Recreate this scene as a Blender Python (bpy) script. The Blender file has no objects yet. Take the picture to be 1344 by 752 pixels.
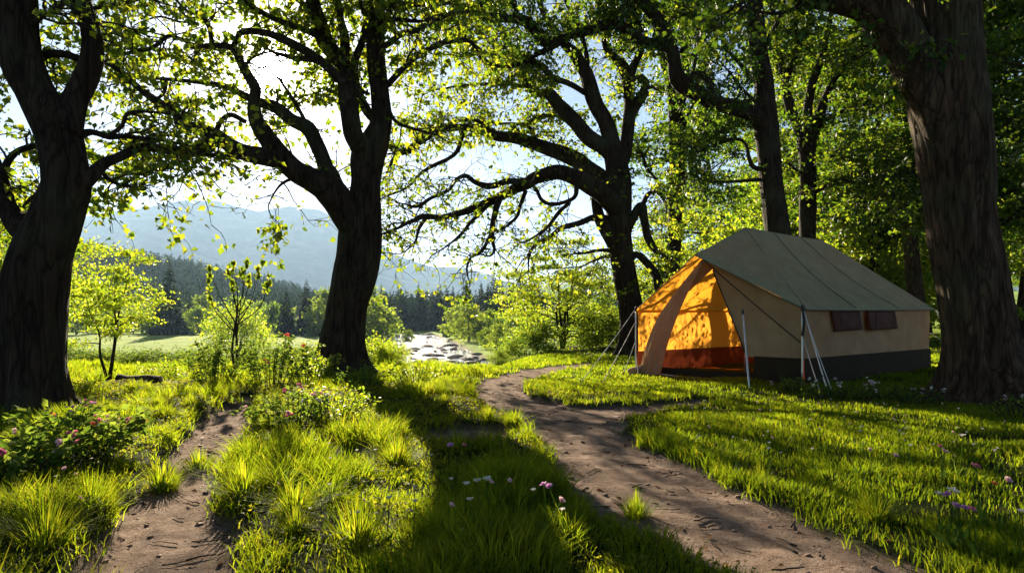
import bpy, math, random
import numpy as np
from mathutils import Vector

# ------------------------------------------------------------------ scene, camera, light
sc = bpy.context.scene
COL = sc.collection
CAMH, F, U0, HZ = 1.2, 896.0, 672.0, 415.0
cam_d = bpy.data.cameras.new('camera'); cam = bpy.data.objects.new('camera', cam_d); COL.objects.link(cam)
cam.location = (0, 0, CAMH); cam.rotation_euler = (math.radians(90), 0, 0)
cam_d.sensor_width = 36; cam_d.lens = 24; cam_d.shift_y = 39 / 1344
cam_d.clip_start = 0.05; cam_d.clip_end = 20000
sc.camera = cam
SUN = Vector(((357 - U0) / F, 1, (HZ - 90) / F)).normalized()
EL = math.asin(SUN.z); AZ = math.atan2(SUN.x, SUN.y)
world = bpy.data.worlds.new('World'); sc.world = world; world.use_nodes = True
wn, wl = world.node_tree.nodes, world.node_tree.links
for n in list(wn): wn.remove(n)
wo = wn.new('ShaderNodeOutputWorld'); bg = wn.new('ShaderNodeBackground'); sky = wn.new('ShaderNodeTexSky')
sky.sky_type = 'NISHITA'; sky.sun_disc = False; sky.sun_elevation = EL; sky.sun_rotation = AZ
sky.air_density = 0.32; sky.dust_density = 0.12; sky.ozone_density = 0.6; sky.altitude = 300
bg.inputs['Strength'].default_value = 0.05
tint = wn.new('ShaderNodeMix'); tint.data_type = 'RGBA'; tint.blend_type = 'MULTIPLY'; tint.inputs[0].default_value = 1.0; tint.inputs[7].default_value = (1.0, 0.94, 0.80, 1)
wl.new(sky.outputs[0], tint.inputs[6]); wl.new(tint.outputs[2], bg.inputs['Color'])
# the visible disc of the sun with its aureole, part of the sky itself
tc = wn.new('ShaderNodeTexCoord'); dp = wn.new('ShaderNodeVectorMath'); dp.operation = 'DOT_PRODUCT'
nz = wn.new('ShaderNodeVectorMath'); nz.operation = 'NORMALIZE'
wl.new(tc.outputs['Generated'], nz.inputs[0]); wl.new(nz.outputs[0], dp.inputs[0]); dp.inputs[1].default_value = SUN
def wmath(op, a, b):
    n = wn.new('ShaderNodeMath'); n.operation = op
    for i, v in enumerate((a, b)):
        if isinstance(v, (int, float)): n.inputs[i].default_value = v
        else: wl.new(v, n.inputs[i])
    return n.outputs[0]
d0 = wmath('MAXIMUM', dp.outputs['Value'], 0.0)
disc = wmath('MULTIPLY', wmath('GREATER_THAN', d0, math.cos(math.radians(0.75))), 40.0)
glow = wmath('ADD', wmath('MULTIPLY', wmath('POWER', d0, 1500.0), 4.0), wmath('MULTIPLY', wmath('POWER', d0, 160.0), 0.5))
tot = wmath('ADD', disc, glow)
bg2 = wn.new('ShaderNodeBackground'); bg2.inputs['Color'].default_value = (1, 0.95, 0.86, 1)
wl.new(tot, bg2.inputs['Strength'])
ad = wn.new('ShaderNodeAddShader'); wl.new(bg.outputs[0], ad.inputs[0]); wl.new(bg2.outputs[0], ad.inputs[1])
wl.new(ad.outputs[0], wo.inputs['Surface'])
sl = bpy.data.lights.new('sun', 'SUN'); sl.energy = 5.0; sl.angle = math.radians(0.5); sl.color = (1, 0.86, 0.64)
so = bpy.data.objects.new('sun', sl); COL.objects.link(so)
so.rotation_euler = SUN.to_track_quat('Z', 'Y').to_euler(); so.location = (-50, 100, 60)
sc.view_settings.view_transform = 'Standard'; sc.view_settings.look = 'None'
sc.view_settings.exposure = 2.2; sc.view_settings.gamma = 1; sc.view_settings.use_curve_mapping = False
HAZE_DENSITY = 0.000065
cy = sc.cycles
cy.max_bounces = 6; cy.diffuse_bounces = 3; cy.glossy_bounces = 2; cy.transmission_bounces = 4
cy.volume_bounces = 0; cy.transparent_max_bounces = 4; cy.caustics_reflective = False; cy.caustics_refractive = False
cy.use_denoising = True; cy.sample_clamp_indirect = 4.0

rng = np.random.default_rng(7); random.seed(7)

# ------------------------------------------------------------------ helpers
def P(u, v, d): return np.array([(u - U0) / F * d, d, CAMH + (HZ - v) / F * d])
def G(u, v, z=0.0):
    d = (CAMH - z) * F / (v - HZ); return np.array([(u - U0) / F * d, d])
def smooth(a, b, x):
    t = np.clip((x - a) / (b - a), 0, 1); return t * t * (3 - 2 * t)
def _hash(i, j, s):
    n = (i.astype(np.int64) * 374761393 + j.astype(np.int64) * 668265263 + s * 1274126177) & 0xffffffff
    n = ((n ^ (n >> 13)) * 1274126177) & 0xffffffff
    return ((n ^ (n >> 16)) & 0xffff) / 65535.0
def vnoise(x, y, s=0):
    x = np.asarray(x, float); y = np.asarray(y, float)
    i, j = np.floor(x), np.floor(y); fx, fy = x - i, y - j
    fx = fx * fx * (3 - 2 * fx); fy = fy * fy * (3 - 2 * fy)
    a, b = _hash(i, j, s), _hash(i + 1, j, s); c, d = _hash(i, j + 1, s), _hash(i + 1, j + 1, s)
    return (a * (1 - fx) + b * fx) * (1 - fy) + (c * (1 - fx) + d * fx) * fy
def fbm(x, y, s=0, o=4):
    r = 0; a = 0.5
    for k in range(o):
        r = r + a * vnoise(x * 2 ** k, y * 2 ** k, s + k); a *= 0.5
    return r
def unit(v):
    v = np.asarray(v, float); return v / (np.linalg.norm(v, axis=-1, keepdims=True) + 1e-9)

def make_mesh(name, verts, faces, smooth_sh=True, attrs=None):
    """verts (N,3); faces (M,3) or (M,4) array, or a list of such arrays"""
    if not isinstance(faces, list): faces = [faces]
    faces = [np.asarray(f, np.int32) for f in faces if len(f)]
    me = bpy.data.meshes.new(name)
    verts = np.ascontiguousarray(verts, np.float32)
    me.vertices.add(len(verts)); me.vertices.foreach_set('co', verts.ravel())
    loops = np.concatenate([f.ravel() for f in faces]); tots = np.concatenate([np.full(len(f), f.shape[1], np.int32) for f in faces])
    starts = np.concatenate([[0], np.cumsum(tots)[:-1]]).astype(np.int32)
    me.loops.add(len(loops)); me.loops.foreach_set('vertex_index', loops.astype(np.int32))
    me.polygons.add(len(tots)); me.polygons.foreach_set('loop_start', starts)
    me.update(calc_edges=True)
    if smooth_sh: me.polygons.foreach_set('use_smooth', np.ones(len(tots), bool))
    for k, v in (attrs or {}).items():
        at = me.attributes.new(k, 'FLOAT', 'POINT'); at.data.foreach_set('value', np.ascontiguousarray(v, np.float32))
    me.validate(); return me

class MB:
    def __init__(self): self.v = []; self.q = []; self.t = []; self.a = []; self.n = 0
    def add(self, verts, quads=None, tris=None, rnd=0.5):
        verts = np.asarray(verts, float).reshape(-1, 3)
        if quads is not None and len(quads): self.q.append(np.asarray(quads) + self.n)
        if tris is not None and len(tris): self.t.append(np.asarray(tris) + self.n)
        self.v.append(verts); self.a.append(np.broadcast_to(np.asarray(rnd, float), (len(verts),))); self.n += len(verts)
    def mesh(self, name, smooth_sh=True):
        f = []
        if self.q: f.append(np.concatenate(self.q))
        if self.t: f.append(np.concatenate(self.t))
        return make_mesh(name, np.concatenate(self.v), f, smooth_sh, {'rnd': np.concatenate(self.a)})

def link(name, me, mat, parent=None, loc=None):
    o = bpy.data.objects.new(name, me); COL.objects.link(o)
    if mat is not None and not me.materials: me.materials.append(mat)
    if parent is not None: o.parent = parent
    if loc is not None: o.location = loc
    return o
def tag(o, label=None, cat=None, group=None, kind=None):
    if label: o['label'] = label
    if cat: o['category'] = cat
    if group: o['group'] = group
    if kind: o['kind'] = kind
    return o
def thing(name, label, cat, loc=(0, 0, 0), group=None, rz=0):
    o = bpy.data.objects.new(name, None); COL.objects.link(o); o.location = loc; o.rotation_euler = (0, 0, rz)
    o.empty_display_size = 0.2
    return tag(o, label, cat, group)
def copy_tree(o, parent=None):
    c = o.copy(); COL.objects.link(c); c.parent = parent
    for ch in list(o.children): copy_tree(ch, c)
    return c
def place(o, loc, rz=0, s=1.0, label=None, group=None, tilt=(0, 0)):
    o.location = loc; o.rotation_euler = (tilt[0], tilt[1], rz)
    o.scale = (s, s, s) if np.isscalar(s) else s
    if label: o['label'] = label
    if group: o['group'] = group
    return o

def catmull(pts, step):
    pts = np.asarray(pts, float); n = len(pts)
    if n < 2: return pts
    ext = np.vstack([2 * pts[0] - pts[1], pts, 2 * pts[-1] - pts[-2]]); out = []
    for i in range(n - 1):
        p0, p1, p2, p3 = ext[i:i + 4]
        k = max(2, int(np.linalg.norm((p2 - p1)[:3]) / step) + 1)
        t = np.linspace(0, 1, k, endpoint=False)[:, None]
        out.append(0.5 * (2 * p1 + (p2 - p0) * t + (2 * p0 - 5 * p1 + 4 * p2 - p3) * t ** 2 + (3 * p1 - p0 - 3 * p2 + p3) * t ** 3))
    out.append(pts[-1:]); return np.vstack(out)

def tube(mb, pts, rad, ns=8, bark=0.0, flare=None, seed=0, rnd=0.5, cap=True, lump=0.0):
    pts = np.asarray(pts, float); rad = np.asarray(rad, float); n = len(pts)
    tan = unit(np.gradient(pts, axis=0))
    ref = np.array([0.0, 1, 0]) if abs(tan[0][1]) < 0.9 else np.array([1.0, 0, 0])
    N = np.zeros((n, 3)); nn = unit(np.cross(tan[0], ref))
    for i in range(n):
        nn = unit(nn - tan[i] * np.dot(nn, tan[i])); N[i] = nn
    B = np.cross(tan, N)
    th = np.linspace(0, 2 * np.pi, ns, endpoint=False)
    L = np.concatenate([[0], np.cumsum(np.linalg.norm(np.diff(pts, axis=0), axis=1))])
    R = np.repeat(rad[:, None], ns, 1)
    TT, LL = np.meshgrid(th, L)
    if lump: R = R * (1 + lump * (np.sin(TT * 2 + LL * 1.3 + seed) * 0.5 + np.sin(TT * 3 - LL * 2.1 + seed * 2) * 0.3 + (vnoise(LL * 1.7 + seed, LL * 0 + seed, 3) - 0.5)))
    if bark:
        k = 14
        f = lambda t: vnoise(np.cos(t) * 4.6 + seed + LL * 0.22, np.sin(t) * 4.6 + LL * 0.7, seed)
        g = lambda t: vnoise(np.cos(t) * 10 + seed + LL * 0.3, np.sin(t) * 10 + LL * 1.4, seed + 5)
        R = R + bark * ((np.abs(f(TT) - 0.5) * 2 - 0.5) + 0.6 * (np.abs(g(TT) - 0.5) * 2 - 0.5))
    if flare:
        amt, hgt, lob = flare
        z = np.maximum(pts[:, 2] - flare_base(pts), 0)
        e = np.exp(-z / hgt)[:, None]
        R = R * (1 + e * amt * (0.55 + 0.6 * np.cos(lob * TT + seed) + 0.35 * np.cos((lob - 2) * TT + 2 * seed)))
    V = pts[:, None, :] + N[:, None, :] * (np.cos(TT) * R)[..., None] + B[:, None, :] * (np.sin(TT) * R)[..., None]
    V = V.reshape(-1, 3)
    i = np.arange(n - 1)[:, None] * ns; j = np.arange(ns)[None]; j2 = (j + 1) % ns
    Q = np.stack([i + j, i + j2, i + ns + j2, i + ns + j], -1).reshape(-1, 4)
    tris = None
    if cap:
        V = np.vstack([V, pts[-1] + tan[-1] * rad[-1] * 0.5, pts[0]])
        a = (n - 1) * ns; jj = np.arange(ns); j3 = (jj + 1) % ns
        tris = np.concatenate([np.stack([a + jj, a + j3, np.full(ns, n * ns)], 1), np.stack([j3, jj, np.full(ns, n * ns + 1)], 1)])
    mb.add(V, Q, tris, rnd)
def flare_base(pts): return pts[:, 2].min() + 0.25

LEAF4 = (np.array([[0, 0, 0], [-.34, .45, .07], [0, 1, -.06], [.34, .45, .07]]), np.array([[0, 1, 2], [0, 2, 3]]))
LEAF6 = (np.array([[0, 0, 0], [-.5, .32, .10], [-.2, .48, .03], [0, 1, -.08], [.2, .48, .03], [.5, .32, .10]]), np.array([[0, 2, 1], [0, 3, 2], [0, 4, 3], [0, 5, 4]]))
LEAF8 = (np.array([[0, 0, 0], [-.26, .22, .06], [-.40, .48, .09], [-.19, .62, .03], [0, 1, -.1], [.19, .62, .03], [.40, .48, .09], [.26, .22, .06]]), np.array([[0, 2, 1], [0, 3, 2], [0, 4, 3], [0, 5, 4], [0, 6, 5], [0, 7, 6]]))
NEEDLE = (np.array([[0, 0, 0], [-.13, .4, -.03], [0, 1, -.15], [.13, .4, -.03]]), np.array([[0, 1, 2], [0, 2, 3]]))
def leaves(mb, pos, dirn, nrm, size, shape=LEAF4, rnd=None):
    pos = np.asarray(pos, float); N = len(pos)
    if N == 0: return
    dirn = unit(dirn); side = unit(np.cross(dirn, nrm)); up = np.cross(side, dirn)
    T, tr = shape; k = len(T); size = np.broadcast_to(np.asarray(size, float), (N,))[:, None, None]
    V = pos[:, None, :] + size * (T[None, :, 0:1] * side[:, None] + T[None, :, 1:2] * dirn[:, None] + T[None, :, 2:3] * up[:, None])
    t = (tr[None] + (np.arange(N) * k)[:, None, None]).reshape(-1, 3)
    r = rng.random(N) if rnd is None else np.broadcast_to(rnd, (N,))
    mb.add(V.reshape(-1, 3), None, t, np.repeat(r, k))
def randdir(n, flat=1.0):
    v = rng.normal(size=(n, 3)); v[:, 2] *= flat; return unit(v)

# ------------------------------------------------------------------ materials
def mat(name):
    m = bpy.data.materials.new(name); m.use_nodes = True
    nt = m.node_tree; b = nt.nodes['Principled BSDF']; return m, nt.nodes, nt.links, b
def ramp(N, L, src, stops):
    r = N.new('ShaderNodeValToRGB'); e = r.color_ramp.elements
    while len(e) < len(stops): e.new(0.5)
    for x, (p, c) in zip(e, stops): x.position = p; x.color = (*c, 1)
    L.new(src, r.inputs[0]); return r.outputs[0]
def noise(N, L, scale, detail=5, rough=0.6, vec=None, coord='Object'):
    n = N.new('ShaderNodeTexNoise'); n.inputs['Scale'].default_value = scale; n.inputs['Detail'].default_value = detail; n.inputs['Roughness'].default_value = rough
    if vec is None:
        t = N.new('ShaderNodeTexCoord'); vec = t.outputs[coord]
    L.new(vec, n.inputs['Vector']); return n.outputs['Fac']
def bump(N, L, b, h, strength, dist=0.02, prev=None):
    n = N.new('ShaderNodeBump'); n.inputs['Strength'].default_value = strength; n.inputs['Distance'].default_value = dist
    L.new(h, n.inputs['Height'])
    if prev is not None: L.new(prev, n.inputs['Normal'])
    L.new(n.outputs[0], b.inputs['Normal']); return n.outputs[0]
def mixc(N, L, f, a, b, mode='MIX'):
    n = N.new('ShaderNodeMix'); n.data_type = 'RGBA'; n.blend_type = mode
    for s, v in (('Factor', f),):
        if isinstance(v, float): n.inputs[0].default_value = v
        else: L.new(v, n.inputs[0])
    for i, v in ((6, a), (7, b)):
        if isinstance(v, tuple): n.inputs[i].default_value = (*v, 1)
        else: L.new(v, n.inputs[i])
    return n.outputs[2]
def attr(N, name):
    a = N.new('ShaderNodeAttribute'); a.attribute_name = name; return a.outputs['Fac']

def leaf_mat(name, refl, trans, w=0.5, spec=0.3, rough=0.5, per_object=0.0):
    """refl / trans: three stops (dark, mid, light) picked per leaf by rnd"""
    m, N, L, b = mat(name)
    r = attr(N, 'rnd')
    if per_object:
        oi = N.new('ShaderNodeObjectInfo'); ma = N.new('ShaderNodeMath'); ma.operation = 'MULTIPLY_ADD'
        L.new(oi.outputs['Random'], ma.inputs[0]); ma.inputs[1].default_value = per_object
        s2 = N.new('ShaderNodeMath'); s2.operation = 'MULTIPLY_ADD'; L.new(r, s2.inputs[0]); s2.inputs[1].default_value = 1 - per_object
        L.new(s2.outputs[0], ma.inputs[2]); s2.inputs[2].default_value = 0; r = ma.outputs[0]
    c1 = ramp(N, L, r, [(0, refl[0]), (0.5, refl[1]), (1, refl[2])]); c2 = ramp(N, L, r, [(0, trans[0]), (0.5, trans[1]), (1, trans[2])])
    L.new(c1, b.inputs['Base Color']); b.inputs['Roughness'].default_value = rough; b.inputs['Specular IOR Level'].default_value = spec
    t = N.new('ShaderNodeBsdfTranslucent'); L.new(c2, t.inputs['Color'])
    mx = N.new('ShaderNodeMixShader'); mx.inputs[0].default_value = w
    L.new(b.outputs[0], mx.inputs[1]); L.new(t.outputs[0], mx.inputs[2]); L.new(mx.outputs[0], N['Material Output'].inputs['Surface'])
    return m
def bark_mat(name, c0, c1, c2, vs=1.0):
    m, N, L, b = mat(name)
    t = N.new('ShaderNodeTexCoord'); mp = N.new('ShaderNodeMapping'); mp.inputs['Scale'].default_value = (1, 1, 0.16); L.new(t.outputs['Object'], mp.inputs[0])
    n1 = noise(N, L, 9 * vs, 6, 0.65, mp.outputs[0]); n2 = noise(N, L, 1.2, 3, 0.5)
    v = N.new('ShaderNodeTexVoronoi'); v.feature = 'DISTANCE_TO_EDGE'; v.inputs['Scale'].default_value = 11 * vs
    wv = mixc(N, L, 0.3, mp.outputs[0], noise_col(N, L, 5, mp.outputs[0]))
    L.new(wv, v.inputs['Vector'])
    c = ramp(N, L, n1, [(0.25, c0), (0.5, c1), (0.8, c2)])
    cr = ramp(N, L, v.outputs['Distance'], [(0.0, (0.35, 0.33, 0.31)), (0.14, (1, 1, 1))])
    c = mixc(N, L, 1.0, c, cr, 'MULTIPLY')
    c = mixc(N, L, ramp(N, L, n2, [(0.5, (0, 0, 0)), (0.75, (0.5, 0.5, 0.5))]), c, (0.06, 0.07, 0.035))
    L.new(c, b.inputs['Base Color']); b.inputs['Roughness'].default_value = 0.95; b.inputs['Specular IOR Level'].default_value = 0.15
    p = bump(N, L, b, v.outputs['Distance'], 0.6, 0.06); p = bump(N, L, b, n1, 1.0, 0.05, p); bump(N, L, b, noise(N, L, 38, 5, 0.7, mp.outputs[0]), 0.8, 0.015, p); return m
def noise_col(N, L, s, vec):
    n = N.new('ShaderNodeTexNoise'); n.inputs['Scale'].default_value = s; L.new(vec, n.inputs['Vector']); return n.outputs['Color']
def plain(name, c, rough=0.7, var=0.25, scale=6, metal=0, bmp=0.15, spec=0.4):
    m, N, L, b = mat(name); n = noise(N, L, scale)
    lo = tuple(x * (1 - var) for x in c); hi = tuple(min(1, x * (1 + var)) for x in c)
    L.new(ramp(N, L, n, [(0.3, lo), (0.7, hi)]), b.inputs['Base Color'])
    b.inputs['Roughness'].default_value = rough; b.inputs['Metallic'].default_value = metal; b.inputs['Specular IOR Level'].default_value = spec
    if bmp: bump(N, L, b, noise(N, L, scale * 8, 4), bmp, 0.01)
    return m

M = {}
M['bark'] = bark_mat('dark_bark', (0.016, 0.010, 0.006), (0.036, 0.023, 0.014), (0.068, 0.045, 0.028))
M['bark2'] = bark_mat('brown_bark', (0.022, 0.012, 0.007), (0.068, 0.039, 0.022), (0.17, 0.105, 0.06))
M['twig'] = plain('twig_bark', (0.045, 0.033, 0.024), 0.9, 0.3, 8, 0, 0.2, 0.1)
M['leaf'] = leaf_mat('oak_leaf', ((0.025, 0.05, 0.01), (0.035, 0.07, 0.012), (0.055, 0.09, 0.015)), ((0.12, 0.22, 0.010), (0.29, 0.39, 0.014), (0.54, 0.53, 0.026)), 0.5)
M['leaf_wood'] = leaf_mat('beech_leaf', ((0.015, 0.038, 0.009), (0.022, 0.052, 0.011), (0.036, 0.068, 0.014)), ((0.05, 0.14, 0.008), (0.15, 0.26, 0.012), (0.40, 0.44, 0.02)), 0.5, per_object=0.3)
M['leaf_bright'] = leaf_mat('young_maple_leaf', ((0.07, 0.12, 0.012), (0.10, 0.15, 0.015), (0.14, 0.17, 0.02)), ((0.22, 0.38, 0.015), (0.42, 0.55, 0.02), (0.64, 0.64, 0.035)), 0.55)
M['bush'] = leaf_mat('bush_leaf', ((0.03, 0.07, 0.012), (0.05, 0.10, 0.018), (0.09, 0.13, 0.03)), ((0.12, 0.22, 0.02), (0.22, 0.34, 0.03), (0.42, 0.46, 0.05)), 0.45, 0.03, 0.85, per_object=0.3)
M['grass'] = leaf_mat('grass_blade', ((0.022, 0.045, 0.007), (0.04, 0.07, 0.009), (0.08, 0.09, 0.014)), ((0.13, 0.235, 0.006), (0.345, 0.455, 0.011), (0.62, 0.575, 0.025)), 0.5, 0.05, 0.7)
M['conifer'] = leaf_mat('spruce_needles', ((0.008, 0.022, 0.010), (0.014, 0.034, 0.013), (0.024, 0.048, 0.016)), ((0.01, 0.03, 0.01), (0.02, 0.05, 0.012), (0.04, 0.07, 0.015)), 0.25, 0.03, 0.8, per_object=0.5)
M['farleaf'] = leaf_mat('valley_leaf', ((0.04, 0.075, 0.02), (0.065, 0.105, 0.025), (0.10, 0.14, 0.03)), ((0.14, 0.24, 0.02), (0.26, 0.37, 0.03), (0.40, 0.46, 0.04)), 0.5, 0.05, 0.8, per_object=0.5)

# ------------------------------------------------------------------ terrain
def pg(l, z=0.0): return np.array([G(u, v, z) for u, v in l])
PATH_MAIN = pg([(775, 477), (735, 480), (690, 486), (655, 494), (628, 505), (615, 519), (632, 534), (655, 548), (672, 562), (700, 576), (722, 600), (738, 640), (752, 668),
                (800, 690), (860, 716), (930, 742), (1010, 775), (1120, 900), (1400, 900), (1290, 810), (1190, 752), (1130, 727), (1060, 696), (1000, 668), (940, 640), (885, 606), (838, 590), (814, 570),
                (822, 549), (880, 539), (945, 531), (960, 525), (900, 529), (830, 536), (760, 537), (712, 529), (688, 517), (686, 505), (704, 495), (742, 485), (780, 480)])
PATH_LEFT = pg([(285, 545), (258, 560), (240, 585), (225, 612), (188, 640), (166, 668), (158, 706), (118, 748), (60, 820), (330, 820), (300, 745), (288, 700), (272, 662), (284, 628), (302, 598), (318, 570), (322, 548), (345, 528), (330, 524)])
PATCH_A = pg([(560, 574), (600, 566), (650, 562), (676, 566), (690, 580), (640, 586), (590, 590)])
PATCH_B = pg([(425, 598), (455, 590), (482, 597), (490, 612), (450, 618)])
PATCH_C = pg([(380, 660), (400, 650), (415, 662), (398, 676)])
def sdf(poly, x, y):
    x = np.asarray(x, float); y = np.asarray(y, float)
    d = np.full(x.shape, 1e9); ins = np.zeros(x.shape, bool)
    for i in range(len(poly)):
        a, b = poly[i], poly[(i + 1) % len(poly)]
        e = b - a; t = np.clip(((x - a[0]) * e[0] + (y - a[1]) * e[1]) / (e @ e + 1e-12), 0, 1)
        d = np.minimum(d, np.hypot(x - a[0] - t * e[0], y - a[1] - t * e[1]))
        c = ((a[1] > y) != (b[1] > y)) & (x < (b[0] - a[0]) * (y - a[1]) / (b[1] - a[1] + 1e-12) + a[0]); ins ^= c
    return np.where(ins, -d, d)
def path_sd(x, y):
    """distance outside the bare soil (negative on it), with ragged edges"""
    x = np.asarray(x, float); y = np.asarray(y, float); out = np.full(x.shape, 9.0)
    near = (np.abs(x) < 14) & (y < 24) & (y > 0)
    if near.any():
        xn, yn = x[near], y[near]
        d = np.minimum.reduce([sdf(p, xn, yn) for p in (PATH_MAIN, PATH_LEFT, PATCH_A, PATCH_B, PATCH_C)])
        d = d + ((fbm(xn * 3.1, yn * 3.1, 11, 4) - 0.47) * 0.30 + (vnoise(xn * 8, yn * 8, 12) - .5) * .09) * np.clip(yn / 7, 0.6, 1.2)
        out[near] = np.clip(d, -9, 9)
    return out
RIV = np.array([(-6, 88, 5.5), (-9.5, 108, 6.5), (-14, 130, 7.5), (-20, 160, 9), (-32, 215, 13), (-50, 290, 16), (-85, 350, 16), (-150, 400, 14)], float)
def river_sd(x, y):
    d = np.full(np.shape(x), 1e9)
    for a, b in zip(RIV[:-1], RIV[1:]):
        e = b[:2] - a[:2]; t = np.clip(((x - a[0]) * e[0] + (y - a[1]) * e[1]) / (e @ e), 0, 1)
        d = np.minimum(d, np.hypot(x - a[0] - t * e[0], y - a[1] - t * e[1]) - (a[2] + t * (b[2] - a[2])))
    return d
VAL = -6.0
def H(x, y, sd=None):
    x = np.asarray(x, float); y = np.asarray(y, float)
    if sd is None: sd = path_sd(x, y)
    yc = 13.5 + np.maximum(0, x + 0.3) * 5.0
    drop = smooth(0, 1, (y - yc) / 46.0)
    near = 1 - smooth(25, 60, np.hypot(x, y))
    left = smooth(2.5, -1.0, x)
    near = near * (1 - 0.85 * smooth(9, 13, y) * smooth(-14, -12, x) * smooth(4, 2, x))
    z = near * (smooth(-0.03, 0.14, sd) * (0.05 + 0.035 * left) + (fbm(x * 0.55, y * 0.55, 2, 3) - 0.45) * (0.14 + 0.16 * left) * smooth(0.05, 0.8, sd) + (fbm(x * 2.3, y * 2.3, 5, 3) - 0.45) * 0.06 * smooth(0, 0.3, sd))
    z = z + near * ((fbm(x * 3, y * 3, 8, 3) - 0.45) * 0.05 + (vnoise(x * 9, y * 9, 9) - 0.5) * 0.014) * smooth(0.05, -0.1, sd)
    z = z + VAL * drop
    hill = smooth(60, 520, -x - (y - 500) * 0.12) * smooth(330, 800, y) * 74 + smooth(430, 1100, y) * 6 + smooth(150, 700, x) * smooth(300, 800, y) * 30
    far = smooth(60, 130, np.hypot(x, y))
    z = z + hill + far * (fbm(x * 0.012, y * 0.012, 21, 3) - 0.45) * 1.6 * (1 + 3 * smooth(350, 700, y))
    rs = river_sd(x, y)
    bank = (fbm(x * 0.15, y * 0.15, 33, 3) - 0.45) * 5 * smooth(60, 90, y)
    z = z - 1.3 * smooth(2.5, -2.0, rs + bank) * smooth(78, 88, y)
    return z
def Hs(x, y): return float(H(np.array([x]), np.array([y]))[0])

def axis(a, b, step, lo, hi, gr=1.13):
    c = list(np.arange(a, b + 1e-6, step)); s = step; p = c[0]; pre = []
    while p > lo: s *= gr; p -= s; pre.append(p)
    s = step; p = c[-1]
    while p < hi: s = min(s * gr, max(step, hi / 60)); p += s; c.append(p)
    return np.array(pre[::-1] + c)
xs = axis(-9, 11, 0.05, -5000, 5000); ys = axis(2.2, 20, 0.05, -60, 4200, 1.06)
XX, YY = np.meshgrid(xs, ys); SD = path_sd(XX.ravel(), YY.ravel()).reshape(XX.shape)
ZZ = H(XX.ravel(), YY.ravel(), SD.ravel()).reshape(XX.shape)
nx, ny = len(xs), len(ys)
I = (np.arange(ny - 1)[:, None] * nx + np.arange(nx - 1)[None]); QF = np.stack([I, I + 1, I + nx + 1, I + nx], -1).reshape(-1, 4)
VV = np.stack([XX, YY, ZZ], -1).reshape(-1, 3)
sdv = SD.ravel(); fs = sdv[QF].mean(1); soil = fs < 0.0

def ground_material():
    m, N, L, b = mat('earth_and_turf')
    sdn = attr(N, 'sd'); g = N.new('ShaderNodeNewGeometry'); pos = g.outputs['Position']
    n1 = noise(N, L, 1.1, 6, 0.65, pos); n2 = noise(N, L, 9, 6, 0.7, pos); n3 = noise(N, L, 45, 4, 0.7, pos); n4 = noise(N, L, 150, 3, 0.6, pos)
    soilc = ramp(N, L, n2, [(0.28, (0.14, 0.09, 0.064)), (0.5, (0.33, 0.235, 0.18)), (0.72, (0.50, 0.385, 0.31))])
    soilc = mixc(N, L, ramp(N, L, n1, [(0.42, (0, 0, 0)), (0.65, (0.7, 0.7, 0.7))]), soilc, (0.19, 0.135, 0.10))
    soilc = mixc(N, L, ramp(N, L, n4, [(0.38, (0.45, 0.45, 0.45)), (0.5, (0, 0, 0))]), soilc, (0.08, 0.055, 0.04))
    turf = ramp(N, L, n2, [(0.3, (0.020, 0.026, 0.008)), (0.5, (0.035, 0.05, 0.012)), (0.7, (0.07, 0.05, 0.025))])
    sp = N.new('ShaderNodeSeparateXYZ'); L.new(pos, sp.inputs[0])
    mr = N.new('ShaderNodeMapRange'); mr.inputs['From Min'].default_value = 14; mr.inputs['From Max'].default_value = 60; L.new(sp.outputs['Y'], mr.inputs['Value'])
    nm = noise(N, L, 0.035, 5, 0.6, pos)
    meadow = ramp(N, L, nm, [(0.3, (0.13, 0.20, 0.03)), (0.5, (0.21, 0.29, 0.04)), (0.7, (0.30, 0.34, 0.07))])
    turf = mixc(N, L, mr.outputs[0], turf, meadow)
    mk = N.new('ShaderNodeMapRange'); mk.inputs['From Min'].default_value = -0.04; mk.inputs['From Max'].default_value = 0.10; L.new(sdn, mk.inputs['Value'])
    c = mixc(N, L, mk.outputs[0], soilc, turf)
    rv = attr(N, 'riv'); mk2 = N.new('ShaderNodeMapRange'); mk2.inputs['From Min'].default_value = 1.5; mk2.inputs['From Max'].default_value = 0.0; L.new(rv, mk2.inputs['Value'])
    c = mixc(N, L, mk2.outputs[0], c, (0.16, 0.12, 0.10))
    L.new(c, b.inputs['Base Color']); b.inputs['Roughness'].default_value = 1.0; b.inputs['Specular IOR Level'].default_value = 0.03
    p = bump(N, L, b, n2, 0.8, 0.10); p = bump(N, L, b, n3, 0.9, 0.04, p); bump(N, L, b, n4, 0.8, 0.010, p)
    return m
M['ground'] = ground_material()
rivv = np.where(VV[:, 1] > 80, river_sd(VV[:, 0], VV[:, 1]) + (fbm(VV[:, 0] * 0.15, VV[:, 1] * 0.15, 33, 3) - 0.45) * 5, 50.0)
def sub(name, faces, kind='structure'):
    idx = np.unique(faces); mp = np.full(len(VV), -1, np.int32); mp[idx] = np.arange(len(idx))
    me = make_mesh(name, VV[idx], mp[faces], True, {'sd': sdv[idx], 'riv': np.clip(rivv[idx], -20, 50)})
    return tag(link(name, me, M['ground']), kind=kind)
cx_f = VV[QF].mean(1)[:, 0]
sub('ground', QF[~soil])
sub('dirt_path', QF[soil & (cx_f > -0.62)]); sub('dirt_path', QF[soil & (cx_f <= -0.62)])

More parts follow.
